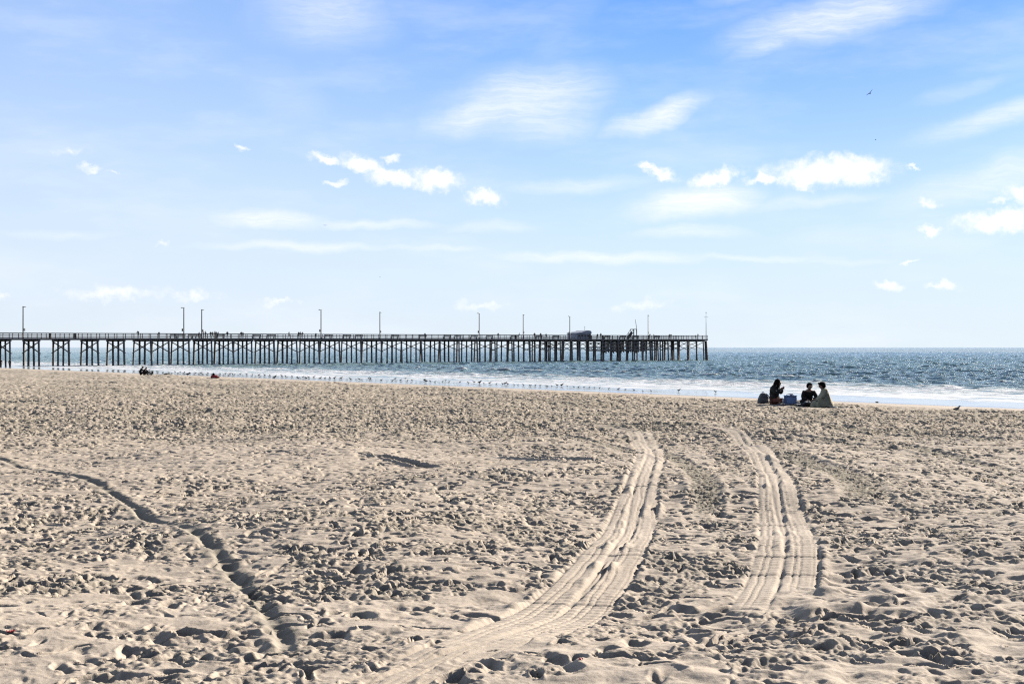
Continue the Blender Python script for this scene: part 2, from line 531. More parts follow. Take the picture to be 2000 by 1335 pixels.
def sand_height(X, Y, want_damp_shade=False):
    X = np.asarray(X, np.float64); Y = np.asarray(Y, np.float64)
    s = X * NS[0] + Y * NS[1]
    D = np.hypot(X, Y)
    m1 = bilinear(B_MASK1, BIG_C, X, Y)
    m2 = bilinear(B_MASK2, BIG_C, X + 31, Y * 1.3 + 9)
    low = bilinear(B_LOW, BIG_C, X + 90, Y + 40)
    dry = 1 - sstep(S_CREST - 1.5, S_CREST + 5, s)         # 1 on the trampled beach
    damp_shade = 1 - sstep(S_CREST + 3, S_SHORE - 25, s)  # fades out before the moist lower beach
    wx = X + 0.09 * bilinear(T_DUNE, TC, X * 0.7 + 3, Y * 0.7)
    wy = Y + 0.09 * bilinear(T_DUNE, TC, X * 0.7 + 13, Y * 0.7 + 7)
    near = 1 - sstep(9.5, 15.0, Y + 0.12 * np.abs(X - 1) + m1 * 1.6)
    patch = bilinear(B_MASK2, BIG_C, X * 2.3 + 7, Y * 1.6 + 3)
    churn = np.clip(sstep(0.05, 0.75, m2 * 0.55 + patch * 0.55 + 0.35) * 1.0 + sstep(27, 38, Y + 1.5 * m1) * 0.75 + 0.06, 0, 1.1)
    band = np.exp(-((Y - 26 - 0.1 * X) / 4.0) ** 2) * sstep(1.5, -3.0, X)   # smoother strip at left
    churn *= (1 - 0.75 * band) * (1 - 0.45 * near)
    foot = (0.28 + 0.85 * sstep(-0.9, 0.5, m1 + 0.35)) * (1 - 0.5 * band)
    xr, yr = X * 0.87 - Y * 0.49, X * 0.49 + Y * 0.87
    f = bilinear(T_FOOT, TC, wx * 1.12, wy * 1.12) * foot
    f2 = bilinear(T_FOOT, TC, xr * 1.4 + 7.3, yr * 1.4 + 3.1) * (0.4 + 0.75 * churn) * (1 - 0.6 * near)
    sf = bilinear(T_SOFT, TC, wx * 0.95, wy * 0.95) * (0.13 + 0.5 * near)
    ch = bilinear(T_CRUMB, TC, X, Y) * 1.0 * churn + bilinear(T_CRUMB, TC, xr * 0.75 + 3, yr * 0.75) * 1.5 * churn * (0.8 + 0.6 * sstep(20, 40, Y))
    ch2 = bilinear(T_CHURN, TC, xr * 0.8, yr * 0.8) * 0.014 * churn
    fine = bilinear(T_FINE, TC, X, Y) * (0.0012 + 0.0025 * churn)
    dune = bilinear(T_DUNE, TC, X, Y) * (0.006 + 0.008 * near * sstep(-1, 3, X))
    far = sstep(27, 36, Y) * (0.65 + 0.5 * sstep(-0.8, 0.8, bilinear(B_MASK2, BIG_C, X * 0.6, Y * 2.2 + 5)))
    rough = ((f + f2) * (1 + 0.1 * far) + sf + (ch + ch2) * (1 + 0.7 * far)) + dune
    rough += bilinear(T_STREAK, TC, X * 0.99 + Y * 0.14, Y * 0.99 - X * 0.14) * (0.004 + 0.014 * far) * (1 - near)
    # wheel marks
    keep = np.ones_like(X)
    keep_t = np.ones_like(X)
    flat = np.exp(-(((X - 9.75) / 1.75) ** 2 + ((Y - 47.6) / 2.6) ** 2) ** 2)   # pressed down by the sitting group
    keep *= 1 - 0.85 * flat
    add = np.zeros_like(X)
    along = bilinear(T_DUNE, TC, X * 0.6 + 5, Y * 0.6)
    for cv, hw in ((LA, 0.17), (LB, 0.17), (RA, 0.15), (RB, 0.17)):
        lat, ins = lateral(cv, X, Y)
        end = 1 - 0.2 * sstep(10.4, 9.0, Y) * (cv is LA or cv is LB) - 0.25 * sstep(30, 34, Y)
        m = ins * (1 - sstep(hw * 0.95, hw * 1.2, np.abs(lat))) * end
        keep *= 1 - (0.93 - 0.1 * sstep(10.8, 9.5, Y)) * m
        keep_t *= 1 - m
        rib = -np.maximum(0, np.cos((lat + 0.006 * along) / 0.062 * 2 * math.pi)) ** 3 * (0.6 + 0.5 * np.cos(lat * 30 + 1))
        lug = np.sin(Y * 2 * math.pi / 0.12 + np.sign(lat) * 1.5) * 0.0034 * (0.6 + 0.4 * np.cos(Y * 1.7))
        steps = sum(np.exp(-((Y - q_ + 0.1 * lat) / 0.03) ** 2) for q_ in ((20.5, 13.95, 11.6) if (cv is LA or cv is LB) else (23.4, 17.0, 14.66, 13.9, 13.1)))
        prof = -0.006 + 0.013 * rib + lug - 0.012 * steps
        edge = -0.017 * np.exp(-((np.abs(lat) - hw * 0.97) / 0.016) ** 2) + 0.007 * (1 + along) * np.exp(-((np.abs(lat) - hw * 1.3) / 0.045) ** 2)
        add += ins * end * (m * prof + edge * (0.75 + 0.35 * along))
    lat, ins = lateral(RUT, X, Y)
    br = sstep(-1.0, 0.1, bilinear(B_MASK2, BIG_C, X * 2 + 3, Y * 3.5)) * 0.65 + 0.4
    m = ins * np.exp(-(np.abs(lat) / 0.13) ** 3)
    keep *= 1 - (0.8 - 0.5 * sstep(15, 13, Y)) * m
    add += ins * br * (-0.044 * np.exp(-(np.abs(lat + 0.01 * along) / 0.06) ** 3) + 0.005 * (1 + along) * np.exp(-((np.abs(lat) - 0.13) / 0.04) ** 2))
    mark_dark = m * 0.8  # rut shade put into the colour, with dug-up moist sand
    for cv, hw, dp in MINOR:
        lat, ins = lateral(cv, X, Y)
        q = np.abs(lat) / hw
        ml = ins * np.exp(-q ** 4)
        keep *= 1 - 0.4 * ml
        add += ins * (-dp * 0.45 * np.exp(-q ** 4) + dp * 0.4 * np.exp(-((q - 1.25) / 0.25) ** 2)) \
            + ml * 0.022 * bilinear(T_CHURN, TC, X * 1.5, Y * 1.5)
        mark_dark = np.maximum(mark_dark, ml)
    z = beach_profile(s) + low * (0.035 * dry + 0.012 * damp_shade)
    z += (rough * keep + fine * (0.4 + 0.6 * keep) + add) * dry * (1 - 0.5 * sstep(60, 140, D))
    z += (1 - dry) * damp_shade * (0.006 * bilinear(T_DUNE, TC, X * 0.4, Y * 0.4) + 0.18 * f)
    # a small ledge where the high tide cut the crest
    z += 0.05 * np.exp(-((s - S_CREST + 0.6 + 0.5 * m2) / 0.7) ** 2) * sstep(-0.6, 0.6, m2)
    if want_damp_shade:
        cl = sstep(0.35, 1.0, churn) * sstep(-0.5, 1.2, patch) * 0.5  # shade among loose clods, put into the sand colour
        return z, np.clip(np.maximum(mark_dark, cl) * dry * keep_t, 0, 1)
    return z


def H(x, y, r=0.25):
    """the level something about half a metre wide rests on"""
    gx, gy = np.meshgrid(np.linspace(-r, r, 7), np.linspace(-r, r, 7))
    return float(np.percentile(sand_height(x + gx.ravel(), y + gy.ravel()), 70))


def sand_mat():
    m, t, b = new_mat("sand")
    geo = t.new('ShaderNodeNewGeometry')
    P = geo.outputs['Position']
    x, y, z = t.sep(P)
    s = t.math('ADD', t.math('MULTIPLY', x, NS[0]), t.math('MULTIPLY', y, NS[1]))
    sn = t.math('ADD', s, t.math('MULTIPLY', t.math('SUBTRACT', t.noise(P, 0.12, 4, 0.55), 0.5), 7.0))
    big = t.noise(P, 0.35, 5, 0.6)
    med = t.noise(P, 3.0, 5, 0.65)
    grain = t.noise(P, 140.0, 2, 0.7)
    c = t.mix(t.rng(big, 0.3, 0.7), (0.56, 0.468, 0.378, 1), (0.62, 0.522, 0.425, 1))
    c = t.mix(t.math('MULTIPLY', t.rng(med, 0.5, 0.75), 0.3), c, (0.44, 0.375, 0.295, 1))
    # scattered dark bits of dried weed and shell
    vor = t.new('ShaderNodeTexVoronoi'); vor.inputs['Scale'].default_value = 9.0
    t.l.new(P, vor.inputs['Vector'])
    bits = t.math('MULTIPLY', t.rng(vor.outputs['Distance'], 0.10, 0.05), t.rng(t.noise(P, 1.3, 3, 0.5), 0.52, 0.62))
    c = t.mix(t.math('MULTIPLY', bits, 0.75), c, (0.05, 0.042, 0.03, 1))
    c = t.mix(t.rng(grain, 0.35, 0.65, 0.0, 0.22), c, (0.30, 0.25, 0.2, 1))
    da = t.new('ShaderNodeAttribute'); da.attribute_name = 'damp_shade'
    c = t.mix(t.math('MULTIPLY', da.outputs['Fac'], 0.75), c, (0.27, 0.245, 0.195, 1))  # dug-up moist sand plus painted shade of rut and clods
    churn_shade = t.math('MULTIPLY', t.math('MULTIPLY', t.rng(y, 26, 38), t.rng(sn, 42, 36)), t.rng(t.noise(t.mapping(P, scale=(0.25, 0.9, 1)), 1.0, 5, 0.65), 0.38, 0.6))
    c = t.mix(t.math('MULTIPLY', churn_shade, 0.5), c, (0.29, 0.262, 0.205, 1))  # tiny clod shadows of the far band, painted as darker sand
    damp_shade = t.rng(sn, 58, 74)  # moist sand towards the water
    c = t.mix(damp_shade, c, (0.34, 0.29, 0.235, 1))
    t.l.new(c, b.inputs['Base Color'])
    wet = t.rng(sn, 64, 74)
    t.l.new(t.rng(wet, 0, 1, 0.95, 0.07, smooth=False), b.inputs['Roughness'])
    t.l.new(t.rng(wet, 0, 1, 0.15, 0.6, smooth=False), b.inputs['Specular IOR Level'])
    bn = t.new('ShaderNodeBump')
    t.l.new(t.rng(wet, 0, 1, 0.5, 0.01, smooth=False), bn.inputs['Strength'])
    bn.inputs['Distance'].default_value = 0.012
    t.l.new(t.math('ADD', t.noise(P, 24.0, 6, 0.7), t.math('MULTIPLY', grain, 0.35)), bn.inputs['Height'])
    t.l.new(bn.outputs[0], b.inputs['Normal'])
    return m


def build_sand():
    dense = np.arange(-0.36, 0.3601, 0.00095)
    left = np.concatenate([np.linspace(-math.pi, -1.0, 90)[:-1], np.arange(-1.0, -0.551, 0.0045), np.arange(-0.55, -0.361, 0.002)])
    right = -left[::-1]
    th = np.concatenate([left, dense, right])
    rs = [0.05, 0.5, 1, 1.5]
    while rs[-1] < 7.0: rs.append(rs[-1] + 0.12)
    while rs[-1] < 1400:
        r = rs[-1]
        if r < 60: st = 0.0155 * (max(r, 8.5) / 8.5) ** 0.85
        elif r < 150: st = 0.0155 * (60 / 8.5) ** 0.85 * (r / 60) ** 2
        else: st = max(0.6, r * 0.012)
        rs.append(r + st)
    r = np.array(rs)
    TH, RR = np.meshgrid(th, r)
    X = RR * np.sin(TH); Y = RR * np.cos(TH)
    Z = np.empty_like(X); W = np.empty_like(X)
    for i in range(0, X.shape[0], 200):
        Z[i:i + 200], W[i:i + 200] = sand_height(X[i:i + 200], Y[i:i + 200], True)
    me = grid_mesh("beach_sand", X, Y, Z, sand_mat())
    at_ = me.attributes.new("damp_shade", "FLOAT", "POINT")
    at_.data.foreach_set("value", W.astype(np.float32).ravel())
    o = link("beach_sand", me)
    tag(o, kind='structure')
    print("sand verts", X.size)


build_sand()

# ------------------------------------------------------------------ the sea
SN, SCELL = 1024, 0.25


def sea_tile():
    r = np.random.default_rng(21)
    w = r.standard_normal((SN, SN))
    Fw = np.fft.rfft2(w)
    kx = np.fft.rfftfreq(SN, SCELL)[None, :] * 2 * math.pi
    ky = np.fft.fftfreq(SN, SCELL)[:, None] * 2 * math.pi
    k = np.sqrt(kx ** 2 + ky ** 2) + 1e-9
    c = np.abs(kx * NS[0] + ky * NS[1]) / k
    def comp(l0, width, spread):
        k0 = 2 * math.pi / l0
        return np.exp(-(np.log(k / k0) / width) ** 2) * (0.12 + c ** spread)
    out = []
    for l0, wd, sp in ((22, 0.28, 10), (5.5, 0.5, 3), (1.7, 0.6, 2)):
        h = np.fft.irfft2(Fw * comp(l0, wd, sp) / np.sqrt(k), s=(SN, SN))
        out.append((h / h.std()).astype(np.float32))
    return out


SWELL, CHOP, RIP = sea_tile()
T_ALONG = fft_noise(512, 0.5, 4, 30, -0.5, 31)


# breakers: (s position, half length along the shore, centre along the shore, height)
def breakers(s, tt):
    h = np.zeros_like(s)
    for s0, t0, tl, hh, wd in ((137, -148, 22, 0.62, 2.2), (120, -125, 45, 0.30, 2.2), (112, -70, 60, 0.34, 2.0), (101, -30, 80, 0.26, 1.6),
                               (94, -40, 70, 0.16, 1.2), (104, -190, 55, 0.3, 2.0), (150, -60, 35, 0.2, 3.0), (96, -230, 40, 0.35, 1.8)):
        wob = 2.2 * np.sin(tt * 0.06 + s0) + 1.1 * np.sin(tt * 0.17 + s0 * 2)
        q = s - s0 - wob
        sh = np.where(q < 0, np.exp(-(q / (wd * 0.45)) ** 2), np.exp(-(q / wd) ** 2))
        h += hh * sh * np.exp(-((tt - t0) / tl) ** 4)
    return h


def sea_height(X, Y):
    s = X * NS[0] + Y * NS[1]
    tt = -X * NS[1] + Y * NS[0]
    D = np.hypot(X, Y)
    grow = sstep(84, 150, s)
    sw = bilinear(SWELL, SCELL, X, Y) * 0.07 * grow
    cp = bilinear(CHOP, SCELL, X * 1.03 + 40, Y * 1.03) * (0.008 + 0.08 * grow)
    rp = bilinear(RIP, SCELL, X, Y + 11) * (0.002 + 0.06 * grow)
    cp = cp + 0.25 * np.abs(cp)
    z = WATER_Z + sw + cp + rp
    br = breakers(s, tt) * (1 + 0.35 * bilinear(T_ALONG, 0.5, tt * 2 + 40, s))
    z += br * 0.9
    z -= 0.25 * sstep(86, 80, s)
    return z * (1 - sstep(2500, 5000, D)) + WATER_Z * sstep(2500, 5000, D)


def sea_mat():
    m, t, b = new_mat("sea_water")
    geo = t.new('ShaderNodeNewGeometry')
    P = geo.outputs['Position']
    x, y, z = t.sep(P)
    s = t.math('ADD', t.math('MULTIPLY', x, NS[0]), t.math('MULTIPLY', y, NS[1]))
    tt = t.math('SUBTRACT', t.math('MULTIPLY', y, NS[0]), t.math('MULTIPLY', x, NS[1]))
    Q = t.comb(s, tt, z)
    # shallow green water over sand, deeper blue outside
    c = t.mix(t.rng(s, 95, 210), (0.30, 0.42, 0.36, 1), (0.29, 0.45, 0.42, 1))
    c = t.mix(t.rng(s, 200, 520), c, (0.27, 0.42, 0.43, 1))
    pt = t.noise(t.mapping(Q, scale=(0.02, 0.006, 0)), 1.0, 4, 0.6)
    c = t.mix(t.math('MULTIPLY', t.rng(pt, 0.4, 0.65), 0.35), c, (0.27, 0.42, 0.45, 1))
    c = t.mix(t.rng(s, 104, 88), c, (0.50, 0.50, 0.46, 1))
    # foam
    sw = t.math('ADD', s, t.math('MULTIPLY', t.math('SUBTRACT', t.noise(t.comb(0.0, tt, 0.0), 0.035, 4, 0.6), 0.5), 16.0))
    zone = t.math('MULTIPLY', t.rng(sw, 88, 95), t.rng(sw, 114, 150, 1.0, 0.0))
    str1 = t.noise(t.mapping(Q, scale=(0.42, 0.045, 0)), 1.0, 6, 0.62, 0.4)
    lac = t.noise(t.mapping(Q, scale=(1.3, 0.5, 0)), 1.0, 6, 0.72, 0.6)
    fo = t.math('ADD', t.math('MULTIPLY', str1, 0.75), t.math('MULTIPLY', lac, 0.35))
    thr = t.rng(zone, 0, 1, 0.78, 0.44, smooth=False)
    foam = t.rng(fo, thr, t.math('ADD', thr, 0.13))
    foam = t.math('MULTIPLY', foam, t.rng(zone, 0.0, 0.08))
    zr = t.math('SUBTRACT', z, WATER_Z)
    crest = t.math('MULTIPLY', t.rng(t.math('ADD', zr, t.math('MULTIPLY', t.math('SUBTRACT', lac, 0.5), 0.22)), 0.24, 0.36), t.rng(s, 150, 142))
    foam = t.math('MAXIMUM', foam, crest)
    cap = t.math('MULTIPLY', t.rng(t.noise(t.mapping(Q, scale=(0.5, 0.16, 0)), 1.0, 6, 0.7), 0.735, 0.77), 0.7)
    foam = t.math('MAXIMUM', foam, t.math('MULTIPLY', cap, t.rng(s, 120, 160)))
    c = t.mix(foam, c, (0.74, 0.76, 0.80, 1))
    t.l.new(c, b.inputs['Base Color'])
    t.l.new(t.rng(foam, 0, 1, 0.08, 0.9, smooth=False), b.inputs['Roughness'])
    b.inputs['IOR'].default_value = 1.33
    bn = t.new('ShaderNodeBump')
    bn.inputs['Strength'].default_value = 1.0
    bn.inputs['Distance'].default_value = 0.9
    w1 = t.noise(t.mapping(Q, scale=(0.9, 0.5, 0)), 1.0, 6, 0.65)
    w2 = t.noise(t.mapping(Q, scale=(0.16, 0.08, 0)), 1.0, 4, 0.6)
    w3 = t.noise(t.mapping(Q, scale=(3.0, 3.6, 0)), 1.0, 3, 0.75)
    w1 = t.math('ADD', w1, t.math('MULTIPLY', w3, t.rng(s, 100, 160, 0.0, 0.5)))
    hh = t.math('ADD', t.math('MULTIPLY', w1, t.rng(s, 88, 140, 0.02, 0.8)), t.math('MULTIPLY', w2, t.rng(s, 150, 500, 0.0, 3.5)))
    t.l.new(hh, bn.inputs['Height'])
    t.l.new(bn.outputs[0], b.inputs['Normal'])
    return m


def build_sea():
    dense = np.arange(-0.47, 0.4701, 0.0008)
    th = np.concatenate([np.linspace(-1.9, -0.47, 90)[:-1], dense, np.linspace(0.47, 1.9, 90)[1:]])
    rs = [20.0]
    while rs[-1] < 88: rs.append(rs[-1] + 2.0)
    while rs[-1] < 60000:
        r = rs[-1]
        if r < 240: st = 0.22
        elif r < 480: st = 0.22 + (r - 240) / 240 * 0.4
        elif r < 1200: st = 0.62 * (r / 480) ** 1.6
        else: st = r * 0.014
        rs.append(r + st)
    r = np.array(rs)
    TH, RR = np.meshgrid(th, r)
    X = RR * np.sin(TH); Y = RR * np.cos(TH)
    Z = np.empty_like(X)
    for i in range(0, X.shape[0], 200):
        Z[i:i + 200] = sea_height(X[i:i + 200], Y[i:i + 200])
    me = grid_mesh("sea_water", X, Y, Z, sea_mat())
    o = link("sea_water", me)
    tag(o, kind='structure')
    print("sea verts", X.size)


build_sea()

# ------------------------------------------------------------------ the pier
U2 = Vector((0.781, 0.625, 0))            # along the pier, out to sea
N2 = Vector((-0.625, 0.781, 0))           # towards its far side
PE = Vector((60.0, 439.5, 0))             # near corner of its end
PW_ = 9.6                                  # width
M_WOOD = wood_mat("weathered_timber", (0.44, 0.39, 0.34))
M_PILE = wood_mat("tarred_pile_timber", (0.38, 0.335, 0.295))
M_RAIL = wood_mat("railing_timber", (0.36, 0.325, 0.29))
M_STEEL = plain("lamp_steel", (0.06, 0.065, 0.07), 0.5, 0.2, 3, metal=0.4)


def pier_s(px, w=0.0):
    """distance along the pier (negative towards land) of photo column px on the line w metres behind the near edge"""
    k = (px - 1000.0) / F
    p0 = PE + N2 * w
    # p0 + U2*a ; x = k*y
    a = (k * p0.y - p0.x) / (U2.x - k * U2.y)
    return a


def deck_z(a):
    return 4.5 + a * (0.5 / 216.0)


def pp(a, w, z):
    p = PE + U2 * a + N2 * w
    return Vector((p.x, p.y, z))


END_W = 14.0
A_PLAT = pier_s(1104)
A0 = pier_s(-420)
pier = empty("pier", pp(A_PLAT, PW_ / 2, WATER_Z))
tag(pier, "long dark timber fishing pier on many braced piles reaching out over the sea", "pier")
PL = pier.location.copy()


def padd(name, mb, mat, parent=None, kind=None, smooth=False):
    me = mb.mesh(name, mat, smooth)
    me.transform(Matrix.Translation(-PL))
    o = link(name, me, parent or pier)
    if kind: o['kind'] = kind
    return o


def strip(mb, a0, a1, w0, w1, zo0, zo1):
    """a slab along the pier, height offsets relative to the deck"""
    r0 = [pp(a0, w0, deck_z(a0) + zo0), pp(a0, w1, deck_z(a0) + zo0), pp(a0, w1, deck_z(a0) + zo1), pp(a0, w0, deck_z(a0) + zo1)]
    r1 = [pp(a1, w0, deck_z(a1) + zo0), pp(a1, w1, deck_z(a1) + zo0), pp(a1, w1, deck_z(a1) + zo1), pp(a1, w0, deck_z(a1) + zo1)]
    mb.loft([r0, r1])


mb = MB(); strip(mb, A0, A_PLAT, 0, PW_, -0.1, 0); strip(mb, A_PLAT + 0.003, 0, 0, END_W, -0.1, 0); padd("deck", mb, M_WOOD)
for wq in (0.15, 2.4, 4.8, 7.2, PW_ - 0.15):
    mb = MB(); strip(mb, A0, 0, wq - 0.1, wq + 0.1, -0.42, -0.103); padd("stringer", mb, M_WOOD)
for wq in (12.0, END_W - 0.15):
    mb = MB(); strip(mb, A_PLAT, 0, wq - 0.1, wq + 0.1, -0.42, -0.103); padd("stringer", mb, M_WOOD)
mb = MB(); strip(mb, A0, 0.0, -0.10, -0.003, -0.34, 0.05); padd("fascia_board", mb, M_WOOD)
# railings
RAILS = [("near", A0, 0, 0.04, 0.04), ("far", A0, A_PLAT, PW_ - 0.1, PW_ - 0.1), ("plat", A_PLAT, 0, END_W - 0.1, END_W - 0.1)]
for nm, a0, a1, w, _ in RAILS:
    for z0, z1, th in ((1.0, 1.13, 0.12), (0.58, 0.70, 0.04), (0.22, 0.32, 0.04)):
        mb = MB(); strip(mb, a0, a1, w - th, w + th, z0, z1); padd("rail", mb, M_RAIL)
for z0, z1, th in ((1.0, 1.13, 0.12), (0.58, 0.70, 0.04), (0.22, 0.32, 0.04)):
    mb = MB()
    mb.bar(pp(0.0, 0, 4.5 + (z0 + z1) / 2), pp(0.0, END_W, 4.5 + (z0 + z1) / 2), z1 - z0, th * 1.5)
    padd("rail", mb, M_RAIL)
posts = []
a = -0.1
while a > A0:
    posts.append((a, 0.12)); a -= 2.07
far = []
a = A_PLAT
while a > A0:
    far.append((a, PW_ - 0.25)); a -= 2.07
a = -0.1
while a > A_PLAT:
    far.append((a, END_W - 0.25)); a -= 2.07
for w in np.arange(2.2, END_W, 2.2): far.append((-0.15, w))
vis = [p for p in posts if p[0] > pier_s(-10)]
for i, (a, w) in enumerate(vis[-98:]):
    mb = MB(); z = deck_z(a); mb.box(pp(a, w, z + 0.5), (0.14, 0.14, 1.0)); padd("railing_post", mb, M_RAIL)
mb = MB()
for (a, w) in vis[:-98] + far + [p for p in posts if p[0] <= pier_s(-10)]:
    mb.box(pp(a, w, deck_z(a) + 0.5), (0.14, 0.14, 1.0))
padd("railing_post", mb, M_RAIL, kind='stuff')

# bents: a cap beam on four or five piles with crossed braces
bents = [(-280, 4), (-222, 4), (-166, 4), (-110, 4), (-53, 4), (5, 4), (61, 4), (119, 4), (175, 4), (226, 4), (278, 4), (313, 4), (352, 4), (396, 5), (437, 5), (474, 5), (517, 5), (561, 5),
         (604, 5), (644, 5), (686, 5), (726, 5), (765, 5), (803, 5), (840, 5), (877, 5), (912, 5), (947, 5), (980, 5), (1013, 5), (1044, 5), (1074, 5)]
rr = random.Random(5)
pile_list = []


def pile_pts(a, w, batter_w=0.0, batter_a=0.0, r=0.2, cone=True):
    zt = deck_z(a) - 0.5
    top = pp(a, w, zt)
    zb = WATER_Z - 0.9
    L = zt - zb
    bot = pp(a + batter_a * L, w + batter_w * L, zb)
    pts, rad = [], []
    for f, k in ((0, 1.0), (0.4, 0.97), (0.78, 1.0), (0.82, 1.06 if cone else 1.0), (0.885, 1.75 if cone else 1.06), (1, 1.85 if cone else 1.1)):
        pts.append(top.lerp(bot, f)); rad.append(r * k)
    return pts, rad


npile = 0
extra_piles = MB()
for (px, n) in bents:
    a = pier_s(px, PW_ / 2)
    z = deck_z(a)
    mb = MB(); mb.bar(pp(a, -0.25, z - 0.585), pp(a, PW_ + 0.25, z - 0.585), 0.34, 0.32)
    cap = padd("cap_beam", mb, M_WOOD)
    cone = px > 330
    for i in range(n):
        w = 0.35 + (PW_ - 0.7) * i / (n - 1) + rr.uniform(-0.2, 0.2) * (0 < i < n - 1)
        bw = (-0.075 if i == 0 else 0.075 if i == n - 1 else rr.uniform(-0.012, 0.012)) * rr.uniform(0.35, 1.2)
        ba = rr.uniform(-0.015, 0.015)
        pts, rad = pile_pts(a, w, bw, ba, rr.uniform(0.19, 0.26), cone)
        inframe = px > -20
        if npile < 98 and inframe:
            m2 = MB(); m2.tube(pts, rad, 9)
            padd("pile", m2, M_PILE, cap, smooth=True); npile += 1
        else:
            extra_piles.tube(pts, rad, 9)
    # two crossed braces, either face of the piles
    zt, zb = z - 0.95, z - 3.35
    for sgn in (-1, 1):
        b0, b1 = (zt, zb) if sgn < 0 else (zb, zt)
        m2 = MB(); m2.bar(pp(a + sgn * 0.26, 0.1, b0), pp(a + sgn * 0.26, PW_ - 0.1, b1), 0.10, 0.30, up=U2)
        padd("brace", m2, M_WOOD, cap)
# the wide end platform
a_list = []
px = 1100.0
while px < 1292:
    a_list.append(pier_s(px)); px += 15.5
for q in (1306, 1325, 1344, 1361, 1375): a_list.append(pier_s(q))
for j, a in enumerate(a_list):
    z = deck_z(a)
    mb = MB(); mb.bar(pp(a, -0.15, z - 0.585), pp(a, END_W + 0.1, z - 0.585), 0.34, 0.32)
    cap = padd("cap_beam", mb, M_WOOD)
    dense = a < pier_s(1292)
    n = 5
    for i in range(n):
        w = 0.35 + (END_W - 0.7) * i / (n - 1) + rr.uniform(-0.7, 0.7) * (0 < i < n - 1)
        if j == len(a_list) - 1: w = min(w, END_W - 0.35)
        pts, rad = pile_pts(a, w, (-0.05 if i == 0 else rr.uniform(-0.03, 0.03)), rr.uniform(-0.03, 0.03), rr.uniform(0.19, 0.25))
        extra_piles.tube(pts, rad, 8)
    for sgn in (-1, 1):
        for (w0, w1) in ((0.1, END_W / 2), (END_W / 2, END_W - 0.1)):
            zt, zb = z - 0.95, z - 3.4
            b0, b1 = (zt, zb) if sgn < 0 else (zb, zt)
            m2 = MB(); m2.bar(pp(a + sgn * 0.26, w0, b0), pp(a + sgn * 0.26, w1, b1), 0.10, 0.26, up=U2)
            padd("brace", m2, M_WOOD, cap)
for dw in (0.0, 0.45):
    pts, rad = pile_pts(-0.25, 0.4 + dw, -0.04, 0.05 - dw * 0.05, 0.26); extra_piles.tube(pts, rad, 8)
padd("pile", extra_piles, M_PILE, kind='stuff', smooth=True)
# lower landing under the platform with its fender planking
al0, al1 = pier_s(1182), pier_s(1262)
mb = MB()
strip(mb, al0, al1, 1.0, 8.0, -3.6, -3.45)
padd("landing_deck", mb, M_WOOD)
mb = MB()
for k in range(34):
    a = al0 + (al1 - al0) * k / 33
    if k % 6 == 5: continue
    mb.bar(pp(a, 0.7, deck_z(a) - 0.6), pp(a, 0.7, deck_z(a) - 3.65 - 0.25 * (k % 3)), 0.42, 0.08, up=U2)
padd("fender_planking", mb, M_WOOD)
for k in range(3):
    mb = MB(); z = -1.2 - k * 1.0; strip(mb, al0 - 6, al1 + 5, 0.45, 0.6, z - 0.14, z + 0.14); padd("waler_beam", mb, M_WOOD)

# benches on the deck
def make_bench():
    r = empty("bench")
    mb = MB()
    for k in range(3): mb.box((0, -0.15 + 0.15 * k, 0.45), (2.4, 0.13, 0.05))
    mb.build("seat", M_WOOD, r)
    mb = MB()
    for k in range(2): mb.box((0, 0.27 + 0.02 * k, 0.66 + 0.17 * k), (2.4, 0.05, 0.14))
    mb.build("backrest", M_WOOD, r)
    for sx in (-1, 1):
        mb = MB(); mb.box((sx * 0.95, 0, 0.21), (0.09, 0.42, 0.42)); mb.bar((sx * 0.95, 0.215, 0.2), (sx * 0.95, 0.33, 0.9), 0.08)
        mb.build("leg", M_WOOD, r)
    return r


def copy_tree(o, parent=None):
    c = o.copy(); COL.objects.link(c)
    if parent: c.parent = parent
    for ch in list(o.children): copy_tree(ch, c)
    return c


bench0 = make_bench()
RZ_PIER = math.atan2(U2.y, U2.x)
first = True
for i, px in enumerate([340, 352, 375, 383, 430, 500, 528, 640, 676, 700, 770, 825, 872, 893, 925, 955, 1003, 1052, 1085, 1185, 1215, 1240, 1282]):
    o = bench0 if first else copy_tree(bench0)
    first = False
    w = 0.9
    a = pier_s(px, w)
    o.location = pp(a, w, deck_z(a))
    o.rotation_euler = (0, 0, RZ_PIER + math.pi)
    tag(o, "dark timber bench with its back to the near railing of the pier", "bench", "benches along the near side of the pier")

# trash barrels and boxes seen against the railing
M_BIN = plain("bin_paint", (0.03, 0.035, 0.035), 0.6)


def make_bin():
    r = empty("rubbish_bin")
    mb = MB(); mb.tube([(0, 0, 0), (0, 0, 0.1), (0, 0, 0.5), (0, 0, 0.85)], [0.27, 0.29, 0.3, 0.29], 14); mb.build("drum", M_BIN, r, True)
    mb = MB(); mb.tube([(0, 0, 0.853), (0, 0, 0.9), (0, 0, 1.02)], [0.31, 0.31, 0.12], 14); mb.build("lid", M_BIN, r, True)
    return r


bin0 = make_bin()
for i, (px, lb) in enumerate([(98, "round dark rubbish bin on the pier deck far to the left, by itself"), (147, "round dark rubbish bin on the pier deck, second from the left"),
                              (1007, "round dark rubbish bin on the deck just left of the slender lamp near the middle"), (1178, "round dark rubbish bin on the end platform near the two standing people")]):
    o = bin0 if i == 0 else copy_tree(bin0)
    a = pier_s(px, 0.7)
    o.location = pp(a, 0.7, deck_z(a))
    tag(o, lb, "bin", "rubbish bins on the pier")


